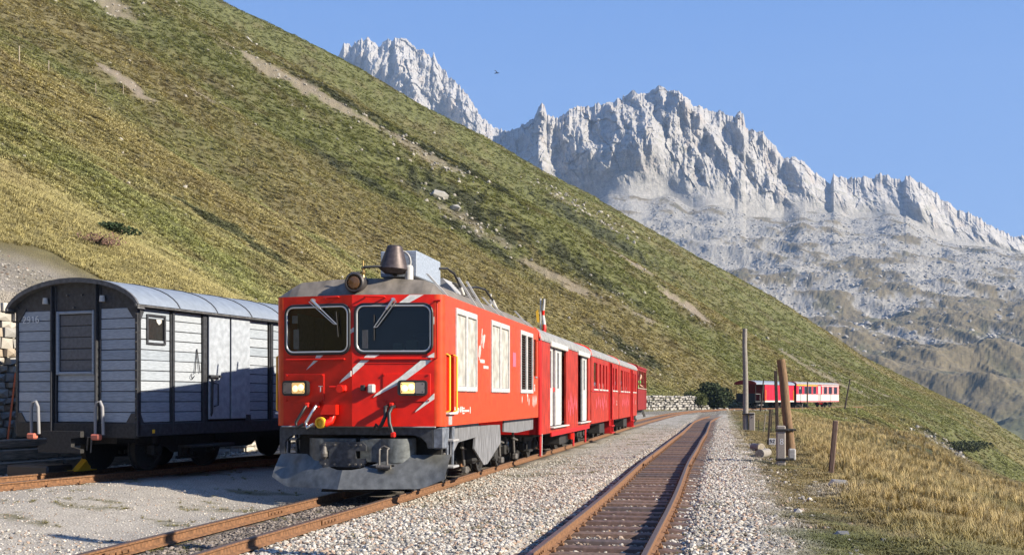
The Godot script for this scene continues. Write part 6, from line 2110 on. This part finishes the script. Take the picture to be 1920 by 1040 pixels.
func make_materials() -> void:
	var grain := noise_tex("grain", 0.05, 0.80, 1.0, FastNoiseLite.TYPE_SIMPLEX_SMOOTH, 5, 512, 1.3)
	var worn := noise_tex("worn", 0.018, 0.68, 1.0, FastNoiseLite.TYPE_SIMPLEX_SMOOTH, 6, 512, 1.4)
	var faint := noise_tex("faint", 0.025, 0.86, 1.0, FastNoiseLite.TYPE_SIMPLEX_SMOOTH, 6, 512, 1.4)
	var stones := noise_tex("stones", 0.09, 0.55, 1.0, FastNoiseLite.TYPE_CELLULAR, 2, 512, 1.3)
	var sward := noise_tex("sward", 0.12, 0.45, 1.0, FastNoiseLite.TYPE_SIMPLEX, 5, 512, 1.7)
	var crag := noise_tex("crag", 0.03, 0.75, 1.0, FastNoiseLite.TYPE_SIMPLEX, 6, 512, 1.4)
	vmat("yard", 0.95, stones, 0.9, stones, 1.2)
	vmat("turf", 1.0, sward, 0.45, sward, 8.0)
	vmat("rock", 0.95, crag, 0.02)
	for k in ["pebble", "grass", "leaf", "person"]:
		var m := mat(k, Color.WHITE, 0.95)
		m.vertex_color_use_as_albedo = true
	M.grass.backlight_enabled = true
	M.grass.backlight = Color(0.35, 0.35, 0.2)
	M.leaf.backlight_enabled = true
	M.leaf.backlight = Color(0.2, 0.25, 0.1)
	# rails and iron
	mat("rail_side", lin(0.215, 0.105, 0.048), 0.9, 0.0, worn, 1.4, grain, 0.2)
	mat("rail_top", lin(0.13, 0.085, 0.065), 0.45, 0.4, grain, 2.0)
	mat("sleeper", lin(0.125, 0.075, 0.06), 0.8, 0.0, worn, 1.0, grain, 0.2)
	mat("sleeper_b", lin(0.16, 0.10, 0.075), 0.85, 0.0, worn, 1.3, grain, 0.2)
	mat("sleeper_c", lin(0.10, 0.07, 0.062), 0.75, 0.0, worn, 0.8, grain, 0.2)
	mat("iron", lin(0.025, 0.024, 0.024), 0.75, 0.0, worn, 1.5)
	mat("iron_light", lin(0.16, 0.15, 0.14), 0.6, 0.3, worn, 2.0)
	mat("rubber", lin(0.012, 0.012, 0.013), 0.5)
	# paint
	for q in [["red", 0.62, 0.012, 0.003], ["red_sunlit", 0.62, 0.058, 0.012], ["red_coach", 0.46, 0.036, 0.017], ["red_coach2", 0.48, 0.012, 0.012], ["red_dark", 0.22, 0.014, 0.014], ["red_far", 0.60, 0.012, 0.035]]:  # the side walls' red has the orange of direct sun mixed in
		var m := mat(q[0], lin(q[1], q[2], q[3]), 0.42, 0.0, faint, 0.35)
		m.clearcoat_enabled = q[0] in ["red", "red_sunlit"]
		m.clearcoat = 0.25
		m.metallic_specular = 0.35
		m.clearcoat_roughness = 0.25
	M.red_coach.albedo_texture = worn
	M.red_coach.uv1_scale = Vector3(0.5, 0.18, 0.5)
	M.red_dark.roughness = 0.7
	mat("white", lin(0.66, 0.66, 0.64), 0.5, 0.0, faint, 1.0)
	mat("chalk", lin(0.6, 0.62, 0.64), 0.8)
	mat("yellow", lin(0.75, 0.42, 0.02), 0.5)
	mat("orange", lin(0.7, 0.14, 0.04), 0.6)
	mat("pink", lin(0.60, 0.10, 0.16), 0.6)
	mat("alu", lin(0.55, 0.55, 0.54), 0.35, 0.7)
	mat("chrome", lin(0.62, 0.61, 0.58), 0.3, 0.9)
	mat("brass", lin(0.42, 0.29, 0.12), 0.4, 0.8)
	mat("bell", lin(0.095, 0.075, 0.075), 0.5, 0.5, worn, 1.5)
	mat("panel_white", lin(0.52, 0.51, 0.48), 0.55, 0.0, faint, 0.6)
	mat("door_white", lin(0.48, 0.49, 0.50), 0.5, 0.0, faint, 0.5)
	mat("louvre_frame", lin(0.50, 0.50, 0.50), 0.5, 0.1, faint, 0.8)
	mat("louvre_pale", lin(0.54, 0.53, 0.49), 0.6, 0.0, worn, 0.35)
	mat("panel_grey", lin(0.34, 0.34, 0.34), 0.6, 0.0, faint, 0.8)
	mat("louvre_dark", lin(0.085, 0.078, 0.066), 0.7, 0.0, worn, 1.0)
	mat("box_blue", lin(0.30, 0.35, 0.43), 0.55, 0.0, grain, 0.7)
	mat("box_grey", lin(0.16, 0.18, 0.22), 0.55, 0.0, worn, 0.8)
	mat("box_grey2", lin(0.14, 0.155, 0.16), 0.5, 0.2, worn, 1.0)
	mat("box_dark", lin(0.05, 0.045, 0.045), 0.5, 0.3)
	mat("dark_grey", lin(0.06, 0.065, 0.075), 0.5, 0.2, worn, 1.0)
	mat("plough", lin(0.17, 0.175, 0.17), 0.38, 0.45, worn, 0.7)
	mat("skirt", lin(0.22, 0.225, 0.24), 0.6, 0.1, worn, 0.7)
	M.skirt.uv1_scale = Vector3(1.2, 0.25, 1.2)
	mat("roof_dust", lin(0.20, 0.175, 0.15), 0.8, 0.0, worn, 0.5)
	mat("roof_grey", lin(0.32, 0.32, 0.315), 0.6, 0.0, worn, 0.35)
	mat("cab_wall", lin(0.03, 0.035, 0.032), 0.8)
	mat("cab_green", lin(0.05, 0.10, 0.06), 0.7)
	mat("coach_inside", lin(0.10, 0.02, 0.02), 0.8)
	# van
	mat("plank_a", lin(0.30, 0.34, 0.39), 0.75, 0.0, faint, 0.9, grain, 0.15)
	mat("plank_b", lin(0.335, 0.37, 0.415), 0.75, 0.0, faint, 1.1, grain, 0.15)
	mat("plank_c", lin(0.265, 0.305, 0.355), 0.75, 0.0, faint, 0.7, grain, 0.15)
	for k in ["plank_a", "plank_b", "plank_c"]:
		M[k].uv1_scale *= Vector3(0.5, 3.0, 0.5)
	mat("plank_d", lin(0.115, 0.115, 0.12), 0.8, 0.0, faint, 0.9)
	mat("van_iron", lin(0.035, 0.038, 0.046), 0.6, 0.0, worn, 1.0)
	mat("van_edge", lin(0.11, 0.11, 0.115), 0.6, 0.0, worn, 1.0)
	mat("van_roof", lin(0.225, 0.26, 0.31), 0.5, 0.1, faint, 0.5)
	mat("van_door", lin(0.325, 0.36, 0.41), 0.6, 0.0, faint, 0.5)
	mat("hose_grey", lin(0.22, 0.22, 0.23), 0.6)
	mat("hose_red", lin(0.5, 0.14, 0.09), 0.6)
	# wood, stone
	mat("wood_grey", lin(0.30, 0.275, 0.245), 0.9, 0.0, worn, 1.2, grain, 0.4)
	mat("wood_brown", lin(0.23, 0.14, 0.075), 0.9, 0.0, worn, 1.2, grain, 0.4)
	mat("wood_brown2", lin(0.17, 0.11, 0.085), 0.9, 0.0, worn, 1.2, grain, 0.4)
	mat("wood_dark", lin(0.06, 0.042, 0.034), 0.9, 0.0, worn, 1.2)
	mat("wood_pale", lin(0.42, 0.36, 0.27), 0.9, 0.0, worn, 1.2)
	mat("wood_old", lin(0.30, 0.245, 0.19), 0.9, 0.0, worn, 0.8, grain, 0.5)
	for k in ["wood_grey", "wood_brown", "wood_brown2"]:
		M[k].uv1_scale *= Vector3(3.0, 0.4, 3.0)
	M.wood_old.uv1_scale *= Vector3(2.0, 4.0, 0.4)
	mat("concrete", lin(0.31, 0.28, 0.25), 0.9, 0.0, grain, 1.5, grain, 0.3)
	mat("stone_a", lin(0.46, 0.43, 0.38), 0.9, 0.0, worn, 2.0, grain, 0.8)
	mat("stone_b", lin(0.38, 0.37, 0.35), 0.9, 0.0, worn, 2.0, grain, 0.8)
	mat("stone_c", lin(0.42, 0.35, 0.27), 0.9, 0.0, worn, 2.0, grain, 0.8)
	mat("wall_core", lin(0.36, 0.34, 0.30), 0.95)
	# glass and lamps
	for q in [["glass", 0.10, 0.06], ["glass_dark", 0.35, 0.04], ["glass_grey", 0.25, 0.1]]:
		var m := mat(q[0], Color(0.04, 0.05, 0.045, q[1]), q[2])
		m.metallic_specular = 0.4
		m.transparency = BaseMaterial3D.TRANSPARENCY_ALPHA
	var ll := mat("lamp_lit", Color(1.0, 0.86, 0.55), 0.2)
	ll.emission_enabled = true
	ll.emission = Color(1.0, 0.72, 0.40)
	ll.emission_energy_multiplier = 0.16
	var lh := mat("lamp_hot", Color(1.0, 0.92, 0.75), 0.2)
	lh.emission_enabled = true
	lh.emission = Color(1.0, 0.90, 0.68)
	lh.emission_energy_multiplier = 0.5
	mat("lamp_off", lin(0.20, 0.17, 0.16), 0.1, 0.3)
	mat("lamp_amber", lin(0.16, 0.08, 0.035), 0.08, 0.4)

func _ready() -> void:
	# camera
	var cam := Camera3D.new()
	cam.name = "camera"
	cam.projection = Camera3D.PROJECTION_FRUSTUM
	cam.near = 0.1
	cam.far = 6000.0
	cam.size = 0.1 * 1040.0 / 2000.0
	cam.frustum_offset = Vector2(0, 0.1 * 228.0 / 2000.0)
	cam.position = Vector3(0, 1.45, 0)
	cam.rotation.y = TH
	add_child(cam)
	cam.current = true
	# sky, exposure
	var sky := ProceduralSkyMaterial.new()
	sky.sky_top_color = Color(0.232, 0.382, 0.60)
	sky.sky_horizon_color = Color(0.425, 0.522, 0.645)
	sky.sky_curve = 0.16
	sky.ground_bottom_color = Color(0.30, 0.28, 0.22)
	sky.ground_horizon_color = Color(0.55, 0.60, 0.62)
	var env := Environment.new()
	env.background_mode = Environment.BG_SKY
	env.sky = Sky.new()
	env.sky.sky_material = sky
	env.tonemap_mode = Environment.TONE_MAPPER_LINEAR
	env.tonemap_exposure = 2.35
	env.fog_enabled = true
	env.fog_density = 0.00011
	env.fog_light_color = Color(0.70, 0.82, 0.98)
	env.sdfgi_enabled = true
	env.ssao_enabled = true
	env.ssil_enabled = true
	var we := WorldEnvironment.new()
	we.name = "world"
	we.environment = env
	add_child(we)
	# sun: from the right, low, a little behind the camera
	var sun := DirectionalLight3D.new()
	sun.name = "sun"
	sun.light_energy = 1.6
	sun.light_color = Color(1.0, 0.95, 0.865)
	sun.light_angular_distance = 0.5
	sun.shadow_enabled = true
	add_child(sun)
	sun.look_at_from_position(Vector3(1.0, 0.54, 0.20) * 100.0, Vector3.ZERO)

	make_materials()
	build_land()
	build_mountains()
	build_tracks()
	build_walls()
	build_loco()
	build_coaches()
	build_van()
	build_far_cars()
	build_posts()
	build_plants()
	build_rocks()
	build_bird()
	build_ballast()
	build_grass()
